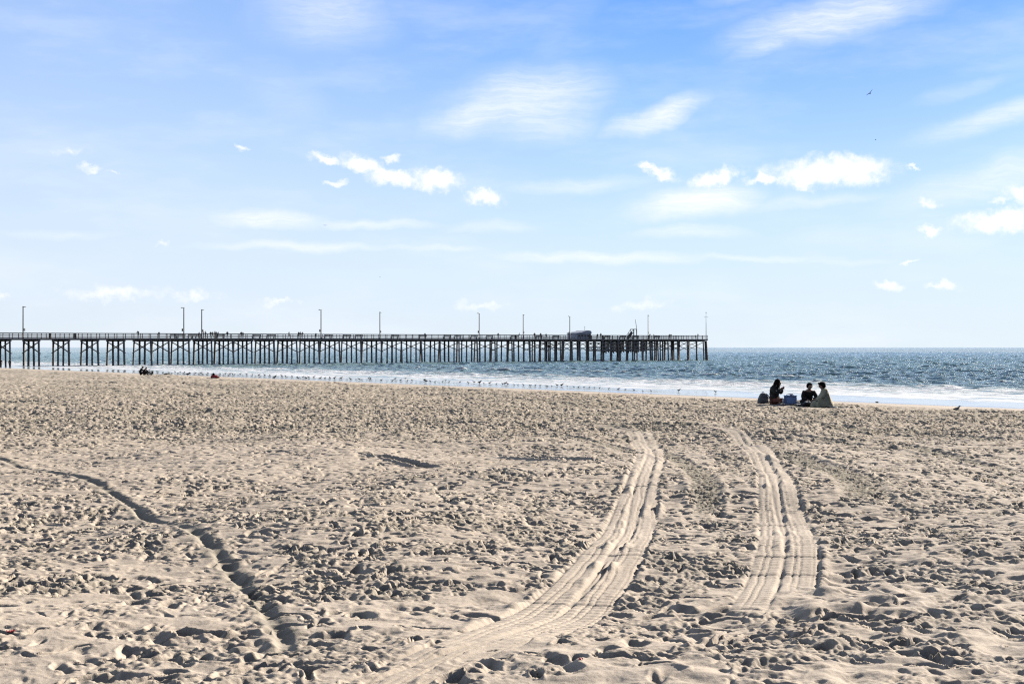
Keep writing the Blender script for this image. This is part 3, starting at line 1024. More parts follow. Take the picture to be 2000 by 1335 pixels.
# lamps
def make_lamp():
    r = empty("street_lamp")
    mb = MB(); mb.tube([(0, 0, 0), (0, 0, 0.35), (0, 0, 0.36), (0, 0, 7.0)], [0.16, 0.16, 0.1, 0.085], 10); mb.build("pole", M_STEEL, r, True)
    mb = MB(); mb.box((0, -0.16, 7.03), (0.24, 0.5, 0.1), bevel=0.02); mb.box((0, -0.42, 6.99), (0.34, 0.42, 0.16), bevel=0.04)
    mb.build("lamp_head", M_STEEL, r)
    mb = MB(); mb.box((0, -0.3, 1.9), (0.26, 0.26, 0.62), bevel=0.02); mb.build("control_box", M_STEEL, r)
    mb = MB(); mb.box((0, 0, 0.03), (0.5, 0.5, 0.06)); mb.build("base_plate", M_STEEL, r)
    return r


lamp0 = make_lamp()
lamps = [(45, PW_ - 0.5, 598, "tall thin pier lamp farthest left, alone on its stretch of railing"),
         (359, 0.5, 600, "tall pier lamp on the near railing, left one of the close pair"),
         (394, PW_ - 0.5, 604, "tall pier lamp on the far railing, right one of the close pair by the crowd"),
         (627, 0.5, 604, "dark pier lamp on the near railing, just right of the knot of three people"),
         (742, PW_ - 0.5, 609, "pier lamp on the far railing near the middle, no one close to it"),
         (936, 0.5, 611, "pier lamp on the near railing, left of the lone person before the middle"),
         (1022, PW_ - 0.5, 614, "slender pier lamp just left of the three spaced people"),
         (1113, 0.5, 617, "short looking pier lamp in front of the grey building"),
         (1266, PW_ + 2, 615, "pier lamp on the end platform right of the gangway frame")]
for i, (px, w, ytop, lb) in enumerate(lamps):
    o = lamp0 if i == 0 else copy_tree(lamp0)
    a = pier_s(px, w); p = pp(a, w, 0)
    z = deck_z(a)
    o.location = (p.x, p.y, z)
    top = CAMZ + (678 - ytop) / F * p.y
    o.scale = (1.35, 1.35, (top - z) / 7.08)
    o.rotation_euler = (0, 0, RZ_PIER + (math.pi * 0.7 if w > 2 else -math.pi * 0.35))
    tag(o, lb, "street lamp", "lamps along the pier")

# mast at the very end
r = empty("signal_mast", pp(-0.35, 0.35, deck_z(0)))
mb = MB(); mb.tube([(0, 0, 0), (0, 0, 3.5), (0, 0, 7.3)], [0.1, 0.08, 0.06], 9); mb.build("pole", M_STEEL, r, True)
mb = MB(); mb.bar((-0.6, 0, 6.75), (0.6, 0, 6.75), 0.07); mb.build("crossbar", M_STEEL, r)
mb = MB(); mb.tube([(0, 0, 7.3), (0, 0, 7.9)], 0.025, 6); mb.ball((0, 0, 8.1), (0.13, 0.13, 0.22)); mb.build("beacon", M_STEEL, r, True)
tag(r, "slim mast with a crossbar and a beacon at the outer corner of the pier", "mast")

# bent pole
a = pier_s(1243, 8); r = empty("hoist_pole", pp(a, 8, deck_z(a)))
mb = MB(); mb.tube([(0.1, 0, 0), (0, 0, 2.0), (-0.02, 0, 3.9), (-0.2, 0, 5.1), (-0.27, 0, 5.9)], [0.1, 0.09, 0.08, 0.07, 0.09], 9)
mb.build("pole", M_STEEL, r, True)
mb = MB(); mb.tube([(-0.27, 0, 5.85), (-0.28, -0.3, 5.95), (-0.28, -0.5, 5.8)], 0.05, 7); mb.build("hook_arm", M_STEEL, r, True)
tag(r, "slightly bent thin pole rising beside the gangway frame on the pier end", "pole")

# gangway frame
a0, a1 = pier_s(1224, 5), pier_s(1241, 5)
r = empty("gangway_frame", pp(a0, 5, deck_z(a0)), RZ_PIER)
Lg = a1 - a0
for yy in (-0.6, 0.6):
    mb = MB(); mb.bar((0.0, yy, 0.5), (Lg * 0.62, yy, 3.0), 0.09); mb.bar((Lg * 0.62, yy, 3.0), (Lg, yy, 3.0), 0.09); mb.bar((0.25, yy, 0.05), (Lg * 0.62, yy, 2.1), 0.1)
    mb.build("handrail", M_STEEL, r)
for xx in (Lg * 0.35, Lg * 0.62, Lg):
    mb = MB()
    top = 3.0 if xx > Lg * 0.5 else 1.9
    for yy in (-0.6, 0.6): mb.bar((xx, yy, 0), (xx, yy, top), 0.11)
    mb.bar((xx, -0.6, top - 0.12), (xx, 0.6, top - 0.12), 0.09)
    mb.build("upright", M_STEEL, r)
mb = MB(); mb.bar((0.25, 0, 0.07), (Lg * 0.62, 0, 2.1), 0.9, 0.06, up=Vector((0, 1, 0))); mb.build("ramp", M_STEEL, r)
tag(r, "open metal gangway frame with a sloping ramp on the pier end", "gangway")

# the low grey building on the platform
M_BWALL = plain("painted_siding", (0.8, 0.8, 0.84), 0.8, 0.12, 1.5)
M_BROOF = plain("roof_sheet", (0.8, 0.8, 0.84), 0.6, 0.12, 1.0)
M_GLASS = plain("dark_glass", (0.03, 0.035, 0.04), 0.1, 0.1)
b0, b1 = pier_s(1127, 4.0), pier_s(1154, 4.0)
Lb = b1 - b0
bld = empty("low_building", pp(b0, 4.0, deck_z(b0) + 0.003), RZ_PIER)
tag(bld, "low grey building with a stepped sloping roof on the pier platform", "building")
mb = MB(); mb.box((Lb / 2, 2.1, 0.75), (Lb, 4.2, 1.5)); mb.build("wall", M_BWALL, bld)
mb = MB()
prof = [(-0.15, 1.503), (-0.15, 1.7), (Lb * 0.05, 1.85), (Lb * 0.27, 1.9), (Lb * 0.3, 2.02), (Lb * 0.62, 2.35), (Lb * 0.7, 2.5), (Lb * 0.93, 2.45), (Lb + 0.1, 2.1), (Lb + 0.1, 1.503)]
mb.loft([[(x, -0.2, z) for x, z in prof], [(x, 4.4, z) for x, z in prof]])
rf = mb.build("roof", M_BROOF, bld)
mb = MB(); mb.tube([(Lb * 0.8, 1.5, 2.4), (Lb * 0.8, 1.5, 3.7)], 0.04, 7); mb.bar((Lb * 0.8 - 0.3, 1.5, 3.4), (Lb * 0.8 + 0.3, 1.5, 3.4), 0.05); mb.build("antenna", M_STEEL, rf)
for k in range(4):
    mb = MB(); mb.box((Lb * (0.16 + 0.22 * k), -0.003, 0.95), (Lb * 0.13, 0.05, 0.6)); w_ = mb.build("window", M_GLASS, bld)
mb = MB(); mb.box((Lb * 0.93, -0.003, 0.74), (0.8, 0.06, 1.46)); mb.build("door", M_GLASS, bld)

# ------------------------------------------------------------------ people
M_SKIN = plain("skin", (0.5, 0.3, 0.21), 0.6, 0.1)
M_HAIR = plain("dark_hair", (0.012, 0.010, 0.009), 0.9, 0.3, 30)
M_HAIR.node_tree.nodes["Principled BSDF"].inputs["Specular IOR Level"].default_value = 0.15


def skinned(name, verts, edges, levels=1, root=0):
    me = bpy.data.meshes.new(name)
    me.from_pydata([v[:3] for v in verts], edges, [])
    o = bpy.data.objects.new(name, me)
    COL.objects.link(o)
    o.modifiers.new("skin", 'SKIN').use_smooth_shade = True
    if not me.skin_vertices: me.skin_vertices.new()
    for i, v in enumerate(verts):
        rr_ = v[3]
        me.skin_vertices[0].data[i].radius = (rr_, rr_) if not hasattr(rr_, '__len__') else rr_
        me.skin_vertices[0].data[i].use_root = (i == root)
    sb = o.modifiers.new("sub", 'SUBSURF'); sb.levels = levels; sb.render_levels = levels
    bpy.context.view_layer.update()
    dg = bpy.context.evaluated_depsgraph_get()
    res = bpy.data.meshes.new_from_object(o.evaluated_get(dg))
    bpy.data.objects.remove(o)
    res.name = name
    res.polygons.foreach_set('use_smooth', [True] * len(res.polygons))
    return res


def human_graph(J, fingers=False, clip=None, grow=0.0, scale=1.0, part='all'):
    """J: dict of joint positions; returns (verts, edges)"""
    V, E, ix = [], [], {}

    def v(name, p, r):
        ix[name] = len(V); V.append((p[0], p[1], p[2], (r + grow) * scale)); return ix[name]

    def e(a, b): E.append((ix[a], ix[b]))
    if part in ('all', 'top'):
        v('pelvis', J['pelvis'], 0.135)
        v('waist', J['waist'], 0.125); e('pelvis', 'waist')
        v('chest', J['chest'], 0.15); e('waist', 'chest')
        v('neckb', J['neckb'], 0.07); e('chest', 'neckb')
        if part == 'all':
            v('neck', J['neck'], 0.05); e('neckb', 'neck')
            hd = Vector(J['head']) - Vector(J['neck'])
            v('head', J['head'], 0.085); e('neck', 'head')
            v('crown', J['crown'], 0.075); e('head', 'crown')
            if 'face' in J:
                f = Vector(J['face']).normalized()
                v('nose', tuple(Vector(J['head']) + f * 0.1), 0.018); e('head', 'nose')
                v('chin', tuple(Vector(J['head']) + f * 0.055 - Vector((0, 0, 0.075))), 0.035); e('head', 'chin')
        for sd in ('l', 'r'):
            v('sh' + sd, J['sh' + sd], 0.065); e('chest', 'sh' + sd)
            v('el' + sd, J['el' + sd], 0.045); e('sh' + sd, 'el' + sd)
            v('wr' + sd, J['wr' + sd], 0.03); e('el' + sd, 'wr' + sd)
            if part == 'all':
                v('ha' + sd, J['ha' + sd], 0.034); e('wr' + sd, 'ha' + sd)
                if fingers:
                    d = (Vector(J['ha' + sd]) - Vector(J['wr' + sd])).normalized()
                    s_ = d.cross(Vector((0, 0.3, 1))).normalized(); u_ = s_.cross(d)
                    for q, (off, ln) in enumerate(((-0.030, 0.062), (-0.010, 0.075), (0.011, 0.07), (0.03, 0.052))):
                        b0_ = Vector(J['ha' + sd]) + s_ * off + d * 0.03
                        b1_ = b0_ + d * ln * 0.55 - u_ * 0.012
                        b2_ = b1_ + d * ln * 0.35 - u_ * 0.032
                        v(f'f{q}a' + sd, b0_, 0.009); e('ha' + sd, f'f{q}a' + sd)
                        v(f'f{q}b' + sd, b1_, 0.0085); e(f'f{q}a' + sd, f'f{q}b' + sd)
                        v(f'f{q}c' + sd, b2_, 0.0075); e(f'f{q}b' + sd, f'f{q}c' + sd)
                    t0 = Vector(J['wr' + sd]).lerp(Vector(J['ha' + sd]), 0.4) + s_ * 0.04
                    t1 = t0 + s_ * 0.03 + d * 0.03 - u_ * 0.01
                    v('t0' + sd, t0, 0.011); e('ha' + sd, 't0' + sd)
                    v('t1' + sd, t1, 0.009); e('t0' + sd, 't1' + sd)
    if part in ('all', 'legs'):
        if part == 'legs':
            v('pelvis', J['pelvis'], 0.14)
        for sd in ('l', 'r'):
            v('hp' + sd, J['hp' + sd], 0.09); e('pelvis', 'hp' + sd)
            v('kn' + sd, J['kn' + sd], 0.062); e('hp' + sd, 'kn' + sd)
            v('an' + sd, J['an' + sd], 0.042); e('kn' + sd, 'an' + sd)
            if part == 'all':
                v('to' + sd, J['to' + sd], 0.038); e('an' + sd, 'to' + sd)
    return V, E


def stand_pose(lean=0.0, armf=0.0, stride=0.0, elbow=0.0):
    """figure facing -y"""
    J = dict(pelvis=(0, 0, .95), waist=(0, -lean * .3, 1.12), chest=(0, -lean * .8, 1.32), neckb=(0, -lean * 1.05, 1.45), neck=(0, -lean * 1.2, 1.51),
             head=(0, -lean * 1.35 - .02, 1.62), crown=(0, -lean * 1.4, 1.68), face=(0, -1, 0))
    for sd, s in (('l', 1), ('r', -1)):
        J['sh' + sd] = (s * .185, -lean, 1.4)
        J['el' + sd] = (s * .25, -lean - armf * .5 + s * stride * .12, 1.13)
        J['wr' + sd] = (s * (.25 - elbow * .12), -lean - armf + s * stride * .25, 0.9 + elbow * .25)
        J['ha' + sd] = (s * (.24 - elbow * .14), -lean - armf * 1.1 - .02 + s * stride * .28, 0.82 + elbow * .27)
        J['hp' + sd] = (s * .09, 0, .9)
        J['kn' + sd] = (s * .1, -s * stride * .22 - .02, .5)
        J['an' + sd] = (s * .1, -s * stride * .38 + (0.03 if s * stride < 0 else 0), .09)
        J['to' + sd] = (s * .12, -s * stride * .38 - .15, .04)
    return J


def small_person_mesh(J, tag_, seated=False):
    V, E = human_graph(J)
    me = skinned("person", V, E, 1)
    co = np.empty(len(me.vertices) * 3, np.float32); me.vertices.foreach_get('co', co); co = co.reshape(-1, 3)
    for _ in range(4): me.materials.append(M_SKIN)
    hz = J['head'][2]; wz = J['pelvis'][2]
    for p in me.polygons:
        c = co[list(p.vertices)].mean(axis=0)
        if c[2] > hz - 0.01 and (c[1] > J['head'][1] - 0.04 or c[2] > hz + 0.045): p.material_index = 3
        elif c[2] > J['neck'][2] - 0.02: p.material_index = 0
        elif c[2] > wz - 0.03 and not seated:
            hand = min((Vector(c) - Vector(J['ha' + s])).length for s in 'lr') < 0.1
            p.material_index = 0 if hand else 1
        elif seated and c[1] > J['pelvis'][1] - 0.2 and c[2] > wz + 0.02: p.material_index = 1
        else: p.material_index = 2
    return me


PM = [small_person_mesh(stand_pose(), 'a'), small_person_mesh(stand_pose(lean=.16, armf=.3, elbow=.9), 'b'),
      small_person_mesh(stand_pose(stride=.9), 'c'), small_person_mesh(stand_pose(armf=.28, elbow=1.0), 'd')]
CLOTH = {k: plain("cloth_" + k, c, 0.9, 0.2, 12) for k, c in dict(
    black=(0.012, 0.012, 0.014), navy=(0.015, 0.02, 0.04), grey=(0.08, 0.085, 0.09), olive=(0.05, 0.055, 0.035), brown=(0.05, 0.035, 0.028),
    red=(0.6, 0.05, 0.055), maroon=(0.06, 0.02, 0.022), denim=(0.035, 0.05, 0.08), white=(0.6, 0.6, 0.58), tan=(0.22, 0.17, 0.12)).items()}


def place_person(mesh_i, loc, rz, h, top, legs, label, group):
    o = link("person", PM[mesh_i])
    o.location = loc; o.rotation_euler = (0, 0, rz)
    s = h / 1.755
    o.scale = (s, s, s)
    for k, m in ((0, M_SKIN), (1, CLOTH[top]), (2, CLOTH[legs]), (3, M_HAIR)):
        o.material_slots[k].link = 'OBJECT'; o.material_slots[k].material = m
    tag(o, label, "person", group)
    return o


GP = "people on the pier"
PIER_P = [  # px, w, pose, height, top, legs, label
    (270, 0.9, 1, 1.85, 'black', 'black', "dark figure leaning at the near railing, alone between the first two lamps"),
    (310.5, 5.5, 0, 1.66, 'grey', 'navy', "small figure standing back on the deck, left of the close pair of lamps"),
    (388, 0.9, 1, 1.55, 'black', 'navy', "short person bent low at the railing just between the close pair of lamps"),
    (397, 1.2, 0, 1.8, 'black', 'black', "tall dark figure standing right beside the far lamp of the close pair"),
    (401, 2.3, 3, 1.82, 'navy', 'black', "second of two dark figures together just right of the close pair of lamps"),
    (411.5, 1.4, 0, 1.72, 'black', 'navy', "leftmost person of the crowd right of the close pair of lamps"),
    (415.5, 2.6, 2, 1.7, 'brown', 'black', "person walking in the middle of the crowd, left of the tallest one"),
    (419.5, 1.2, 3, 1.83, 'black', 'black', "tallest person in the crowd right of the close pair of lamps"),
    (422, 3.0, 0, 1.8, 'grey', 'navy', "person partly behind the tallest one in the crowd on the pier"),
    (425, 1.1, 1, 1.6, 'navy', 'black', "short person at the right end of the crowd on the pier"),
    (444, 1.2, 3, 1.8, 'black', 'denim', "lone person with raised hands just right of the crowd on the pier"),
    (471, 1.0, 1, 1.75, 'black', 'black', "broad dark figure leaning on the railing, left of a pair, right of the crowd"),
    (474.5, 1.2, 0, 1.6, 'maroon', 'black', "shorter figure close beside the broad leaning one right of the crowd"),
    (564.5, 0.9, 2, 1.74, 'black', 'navy', "person walking alone left of the knot of three people"),
    (583.5, 1.0, 0, 1.8, 'navy', 'black', "leftmost of the knot of three people left of a dark lamp"),
    (586.5, 1.6, 3, 1.8, 'black', 'black', "middle of the knot of three people left of a dark lamp"),
    (590, 1.2, 1, 1.72, 'brown', 'navy', "rightmost of the knot of three people, leaning on the railing"),
    (617, 1.0, 0, 1.5, 'grey', 'black', "small person standing just left of a dark lamp past the knot of three"),
    (830, 1.0, 0, 1.6, 'black', 'grey', "lone small person at the railing midway along the empty stretch of pier"),
    (973, 0.9, 0, 1.72, 'navy', 'navy', "lone dark blue figure between the two lamps near the middle"),
    (1013, 0.9, 1, 1.72, 'grey', 'olive', "person in grey leaning on the railing just left of the slender lamp"),
    (1044, 1.0, 0, 1.85, 'olive', 'black', "tallest of three spaced people right of the slender lamp"),
    (1056, 1.0, 1, 1.78, 'black', 'black', "middle of three spaced people right of the slender lamp"),
    (1066.5, 1.0, 2, 1.62, 'black', 'navy', "right one of three spaced people, left of the grey building"),
    (1167, 0.9, 1, 1.66, 'brown', 'black', "shorter of two people just right of the grey building"),
    (1173.5, 0.9, 0, 1.85, 'black', 'black', "taller of two people just right of the grey building"),
    (1268.5, 0.9, 1, 1.72, 'black', 'black', "person leaning at the foot of the lamp on the end platform"),
    (1277, 0.9, 0, 1.6, 'grey', 'black', "thin person standing just right of the lamp on the end platform"),
    (1307.5, 1.0, 3, 1.65, 'black', 'maroon', "left one of two people side by side near the outer end of the pier"),
    (1310.5, 1.1, 1, 1.65, 'black', 'black', "right one of two people side by side near the outer end of the pier"),
    (1358, 1.2, 0, 1.4, 'grey', 'navy', "child sized person standing next to the last adult on the pier"),
    (1363, 0.9, 3, 1.82, 'brown', 'black', "adult nearest to the outer corner and the mast of the pier"),
]
for i, (px, w, pose, h, tp, lg, lb) in enumerate(PIER_P):
    a = pier_s(px, w)
    place_person(pose, pp(a, w, deck_z(a) + 0.002), RZ_PIER + rr.uniform(-0.9, 0.9), h, tp, lg, lb, GP)

# two bathers standing by the piles at the far left
for (px, d, pose, tp, lg, lb) in ((2, 283, 2, 'maroon', 'brown', "person in dark red at the water's edge, cut by the left side of the photo"),
                                  (19, 281, 0, 'maroon', 'navy', "person standing at the water's edge beside a pile at the far left")):
    x = (px - 1000) / F * d
    place_person(pose, (x, d, H(x, d) - 0.02), 0.3, 1.75, tp, lg, lb, "bathers at the water's edge far left")


def part_mesh(V, E, name, mat, parent, levels=1):
    me = skinned(name, V, E, levels)
    me.materials.append(mat)
    return link(name, me, parent)


def ell(name, parent, mat, blobs):
    mb = MB()
    for c, r in blobs: mb.ball(c, r, 2)
    return mb.build(name, mat, parent, True)


def shoe(parent, p, yaw, mat, name="shoe"):
    mb = MB()
    c, s = math.cos(yaw), math.sin(yaw)
    rings = []
    for t_, w, h in ((-0.13, .03, .05), (-0.1, .042, .085), (-0.02, .045, .085), (0.06, .052, .06), (0.12, .045, .045), (0.15, .02, .03)):
        ring = []
        for k in range(10):
            an = 2 * math.pi * k / 10
            lx, lz = w * math.cos(an), max(-0.0, h / 2 + h / 2 * math.sin(an))
            ring.append((p[0] + t_ * c - lx * s, p[1] + t_ * s + lx * c, p[2] + lz))
        rings.append(ring)
    mb.loft(rings)
    return mb.build(name, mat, parent, True)


def near_person(origin, J, cloth_top, label, group, legs_mat=None, levels=2, top_grow=0.028, leg_grow=0.018, sleeve=True):
    V, E = human_graph(J, fingers=True)
    me = skinned("person", V, E, levels)
    me.materials.append(M_SKIN)
    o = link("person", me); o.location = origin
    tag(o, label, "person", group)
    Jt = dict(J)
    V, E = human_graph(Jt, part='top', grow=top_grow)
    part_mesh(V, E, "jacket", cloth_top, o, levels)
    if legs_mat:
        V, E = human_graph(J, part='legs', grow=leg_grow)
        part_mesh(V, E, "trousers", legs_mat, o, levels)
    # face
    f = Vector(J['face']).normalized(); hd = Vector(J['head']); s_ = f.cross(Vector((0, 0, 1))).normalized()
    ell("eye", o, M_HAIR, [(hd + f * 0.082 + s_ * 0.032 + Vector((0, 0, 0.012)), 0.011)])
    ell("eye", o, M_HAIR, [(hd + f * 0.082 - s_ * 0.032 + Vector((0, 0, 0.012)), 0.011)])
    return o


GPIC = "people sitting round the picnic"


def at(px, py_ground):
    d = CAMZ * F / (py_ground - 678.0)
    return (px - 1000) / F * d, d


M_BLACKJ = plain("black_jacket_cloth", (0.03, 0.034, 0.033), 0.85, 0.3, 14, bump=0.4)
M_GREYK = plain("grey_knit", (0.10, 0.10, 0.11), 0.95, 0.2, 20, bump=0.4)


def plaid_mat():
    m, t, b = new_mat("red_plaid_cloth")
    co = t.new('ShaderNodeTexCoord').outputs['Object']
    w1 = t.new('ShaderNodeTexWave'); w1.inputs['Scale'].default_value = 9; t.l.new(co, w1.inputs['Vector'])
    w2 = t.new('ShaderNodeTexWave', bands_direction='Z'); w2.inputs['Scale'].default_value = 9; t.l.new(co, w2.inputs['Vector'])
    c = t.mix(t.rng(w1.outputs['Fac'], 0.4, 0.6), (0.33, 0.05, 0.035, 1), (0.05, 0.025, 0.025, 1))
    c = t.mix(t.math('MULTIPLY', t.rng(w2.outputs['Fac'], 0.5, 0.6), 0.5), c, (0.5, 0.28, 0.18, 1))
    t.l.new(c, b.inputs['Base Color']); b.inputs['Roughness'].default_value = 0.9
    return m


M_PLAID = plaid_mat()

# left person: cross-legged, turned to the right and a little to us, hands lifted to the mouth
x0, y0 = at(1517, 792); z0 = H(x0, y0) + 0.02
J = dict(pelvis=(-0.06, 0.06, .13), waist=(-0.07, 0.05, .3), chest=(-0.05, 0.03, .47), neckb=(-0.01, 0.0, .58), neck=(0.01, -0.01, .625),
         head=(0.055, -0.03, .72), crown=(0.03, -0.01, .79), face=(0.8, -0.55, -0.12),
         shl=(-.16, -.1, .53), shr=(.06, .18, .53), ell=(-.06, -.22, .36), elr=(.17, .1, .36),
         wrl=(.10, -.16, .50), wrr=(.19, .0, .50), hal=(.155, -.12, .545), har=(.2, -.05, .545),
         hpl=(-.1, -.05, .12), hpr=(-.02, .15, .12), knl=(.14, -.33, .12), knr=(.3, .18, .13), anl=(.3, -.08, .07), anr=(.1, -.24, .06), tol=(.38, -.0, .05), tor=(.02, -.33, .05))
p1 = near_person((x0, y0, z0), J, M_BLACKJ, "person with long dark hair in a black jacket, hands raised, left of the blue cooler", GPIC, M_PLAID, leg_grow=0.004)
ell('jacket_hem', p1, M_BLACKJ, [((-.07, .05, .2), (.19, .17, .16)), ((-.08, .06, .34), (.165, .155, .17))])
ell("hair", p1, M_HAIR, [((0.025, 0.0, .745), (.115, .115, .12)), ((-0.02, 0.05, .62), (.10, .10, .17)), ((-0.09, 0.07, .50), (.09, .10, .17)), ((0.03, -0.07, .65), (.055, .05, .13)), ((0.08, 0.055, .64), (.05, .045, .12))])
ell("phone", p1, M_BLACKJ, [((.225, -.1, .555), (.02, .035, .06))])
# middle person: facing us, head bowed, cross-legged
x0, y0 = at(1580, 793.5); z0 = H(x0, y0) + 0.02
J = dict(pelvis=(0, 0.1, .13), waist=(0, 0.08, .28), chest=(0, 0.02, .43), neckb=(0, -0.03, .53), neck=(0.0, -0.06, .57),
         head=(0.005, -0.10, .655), crown=(0.005, -0.08, .71), face=(0.15, -1, -0.5),
         shl=(.165, .0, .455), shr=(-.165, .0, .455), ell=(.235, -.1, .27), elr=(-.235, -.1, .27),
         wrl=(.1, -.27, .19), wrr=(-.1, -.27, .19), hal=(.05, -.31, .18), har=(-.05, -.31, .18),
         hpl=(.1, .05, .12), hpr=(-.1, .05, .12), knl=(.33, -.22, .13), knr=(-.33, -.22, .13), anl=(-.1, -.36, .06), anr=(.12, -.42, .06), tol=(-.22, -.4, .05), tor=(.24, -.45, .05))
p2 = near_person((x0, y0, z0), J, CLOTH['black'], "person in a black sweater with bowed head, between the cooler and the wrapped person", GPIC, CLOTH['black'])
ell("hair", p2, M_HAIR, [((0.005, -0.065, .695), (.105, .10, .085)), ((-0.07, -0.05, .66), (.03, .06, .07)), ((0.08, -0.05, .66), (.03, .06, .07)), ((0.0, 0.0, .655), (.085, .05, .085))])
# right person: in profile to the left, wrapped in an olive towel
x0, y0 = at(1609, 796); z0 = H(x0, y0) + 0.02
J = dict(pelvis=(.1, 0.02, .13), waist=(.08, 0.02, .3), chest=(.03, 0.02, .48), neckb=(-.02, 0.01, .6), neck=(-.05, 0.0, .64),
         head=(-.09, -0.01, .735), crown=(-.06, 0.0, .80), face=(-1, -0.25, -0.2),
         shl=(.04, -.16, .54), shr=(.04, .18, .54), ell=(-.08, -.2, .33), elr=(-.08, .22, .33),
         wrl=(-.22, -.1, .26), wrr=(-.22, .1, .26), hal=(-.28, -.07, .27), har=(-.28, .07, .27),
         hpl=(.06, -.08, .12), hpr=(.06, .12, .12), knl=(-.3, -.14, .2), knr=(-.32, .16, .22), anl=(.05, -.25, .06), anr=(-.1, .26, .06), tol=(.17, -.3, .05), tor=(-.24, .3, .05))
p3 = near_person((x0, y0, z0), J, CLOTH['olive'], "person with short dark hair in profile, wrapped in an olive towel, rightmost at the picnic", GPIC, CLOTH['grey'])
ell("hair", p3, M_HAIR, [((-.06, 0.0, .775), (.125, .105, .085)), ((-.015, 0.0, .72), (.085, .095, .10)), ((-.15, -.01, .80), (.06, .07, .035))])
M_TOWEL = plain("olive_towel_cloth", (0.50, 0.44, 0.30), 0.95, 0.18, 9, bump=0.5)
for ch_ in p3.children:
    if ch_.name.startswith('jacket'): ch_.data.materials[0] = M_TOWEL
mb = MB()
rings = []
for (z, xl, xr, yf, yb) in ((-.02, -.42, .31, -.36, .3), (.08, -.43, .30, -.35, .3), (.16, -.40, .27, -.31, .27), (.24, -.33, .245, -.27, .26), (.32, -.235, .22, -.25, .26),
                            (.42, -.15, .185, -.22, .25), (.5, -.105, .15, -.2, .23), (.57, -.08, .115, -.165, .19), (.61, -.07, .075, -.11, .12), (.64, -.055, .03, -.07, .08)):
    ring = []
    for k in range(48):
        an = 2 * math.pi * k / 48
        cx, cy = (xl + xr) / 2, (yf + yb) / 2
        amp = 0.018 * max(0, 1 - z / .55) + 0.006
        fold = 1 + (amp / 0.25) * (math.sin(an * 9 + 1.3 + z * 3) + 0.5 * math.sin(an * 17 + z * 5))
        ring.append((cx + (xr - xl) / 2 * math.cos(an) * fold, cy + (yb - yf) / 2 * math.sin(an) * fold, z))
    rings.append(ring)
mb.loft(rings)
tw = mb.build("towel", M_TOWEL, None, True); tw.parent = p3
M_SHOE_W = plain("white_shoe_leather", (0.55, 0.55, 0.53), 0.6, 0.15)
M_SHOE_B = plain("black_shoe_leather", (0.02, 0.02, 0.02), 0.6, 0.15)
shoe(p3, (0.06, -.44, -0.01), 0.15, M_SHOE_B)
shoe(p3, (0.22, -.40, -0.01), -0.35, M_SHOE_W)

# picnic blanket
M_BLANK = plain("pale_picnic_cloth", (0.42, 0.42, 0.46), 0.95, 0.15, 6)
bx, by = at(1566, 792)
mb = MB()
n = 26
gx = [[mb.bm.verts.new((-0.85 + 1.7 * i / n, -0.62 + 1.24 * j / n, 0.0)) for i in range(n + 1)] for j in range(n + 1)]
for j in range(n + 1):
    for i in range(n + 1):
        v_ = gx[j][i]
        v_.co.z = max(0, H(bx + v_.co.x, by + v_.co.y) - H(bx, by)) * 0.5 + 0.012 * math.sin(i * 1.1 + j * 0.7) + 0.03
for j in range(n):
    for i in range(n):
        mb.bm.faces.new((gx[j][i], gx[j][i + 1], gx[j + 1][i + 1], gx[j + 1][i]))
o = mb.build("picnic_blanket", M_BLANK, None, True)
sol = o.modifiers.new("thick", 'SOLIDIFY'); sol.thickness = 0.01
o.location = (bx, by, H(bx, by))
tag(o, "pale picnic blanket spread on the sand under the group and the blue cooler", "blanket")


# blue cooler bag
def cooler_mat():
    m, t, b = new_mat("blue_printed_fabric")
    co = t.new('ShaderNodeTexCoord').outputs['Object']
    v = t.new('ShaderNodeTexVoronoi', feature='DISTANCE_TO_EDGE'); v.inputs['Scale'].default_value = 16
    t.l.new(t.mapping(co, rot=(0, R(45), 0)), v.inputs['Vector'])
    xs = t.sep(co)[0]
    msk = t.math('MULTIPLY', t.rng(v.outputs['Distance'], 0.09, 0.04), t.math('MULTIPLY', t.rng(xs, 0.03, 0.06), t.rng(xs, 0.17, 0.14)))
    c = t.mix(t.rng(t.noise(co, 6, 4, .6), .3, .7), (0.36, 0.52, 0.95, 1), (0.42, 0.60, 1.0, 1))
    c = t.mix(t.math('MULTIPLY', msk, 0.6), c, (0.5, 0.55, 0.8, 1))
    t.l.new(c, b.inputs['Base Color']); b.inputs['Roughness'].default_value = 0.7
    return m


M_BLUE = cooler_mat()
cx_, cy_ = at(1543.5, 792.5)
r = empty("cooler_bag", (cx_, cy_, H(cx_, cy_) + 0.035), R(-6))
tag(r, "square blue cooler bag with pale printed marks standing between the sitting people", "cooler bag")
mb = MB(); mb.box((0, 0, .135), (.42, .28, .26), bevel=.025); mb.build("body", M_BLUE, r, True)
M_LAV = plain("lavender_mesh_fabric", (0.30, 0.30, 0.48), 0.8, 0.15)
mb = MB(); mb.box((0, 0, .283), (.435, .295, .03), bevel=.012); mb.build("lid", M_BLUE, r, True)
mb = MB(); mb.box((-.215, -.01, .12), (.012, .22, .18), bevel=.004); mb.box((-.17, -.143, .12), (.05, .012, .2), bevel=.004); mb.build("side_pocket", M_LAV, r)
mb = MB(); mb.tube([(-.13, 0, .29), (-.11, 0, .325), (-.03, 0, .335), (.05, 0, .33), (.11, 0, .32), (.13, 0, .29)], .012, 7); mb.build("handle", CLOTH['white'], r, True)
mb = MB(); mb.box((0, -.143, .245), (.40, .006, .014)); mb.build("zip", M_LAV, r)
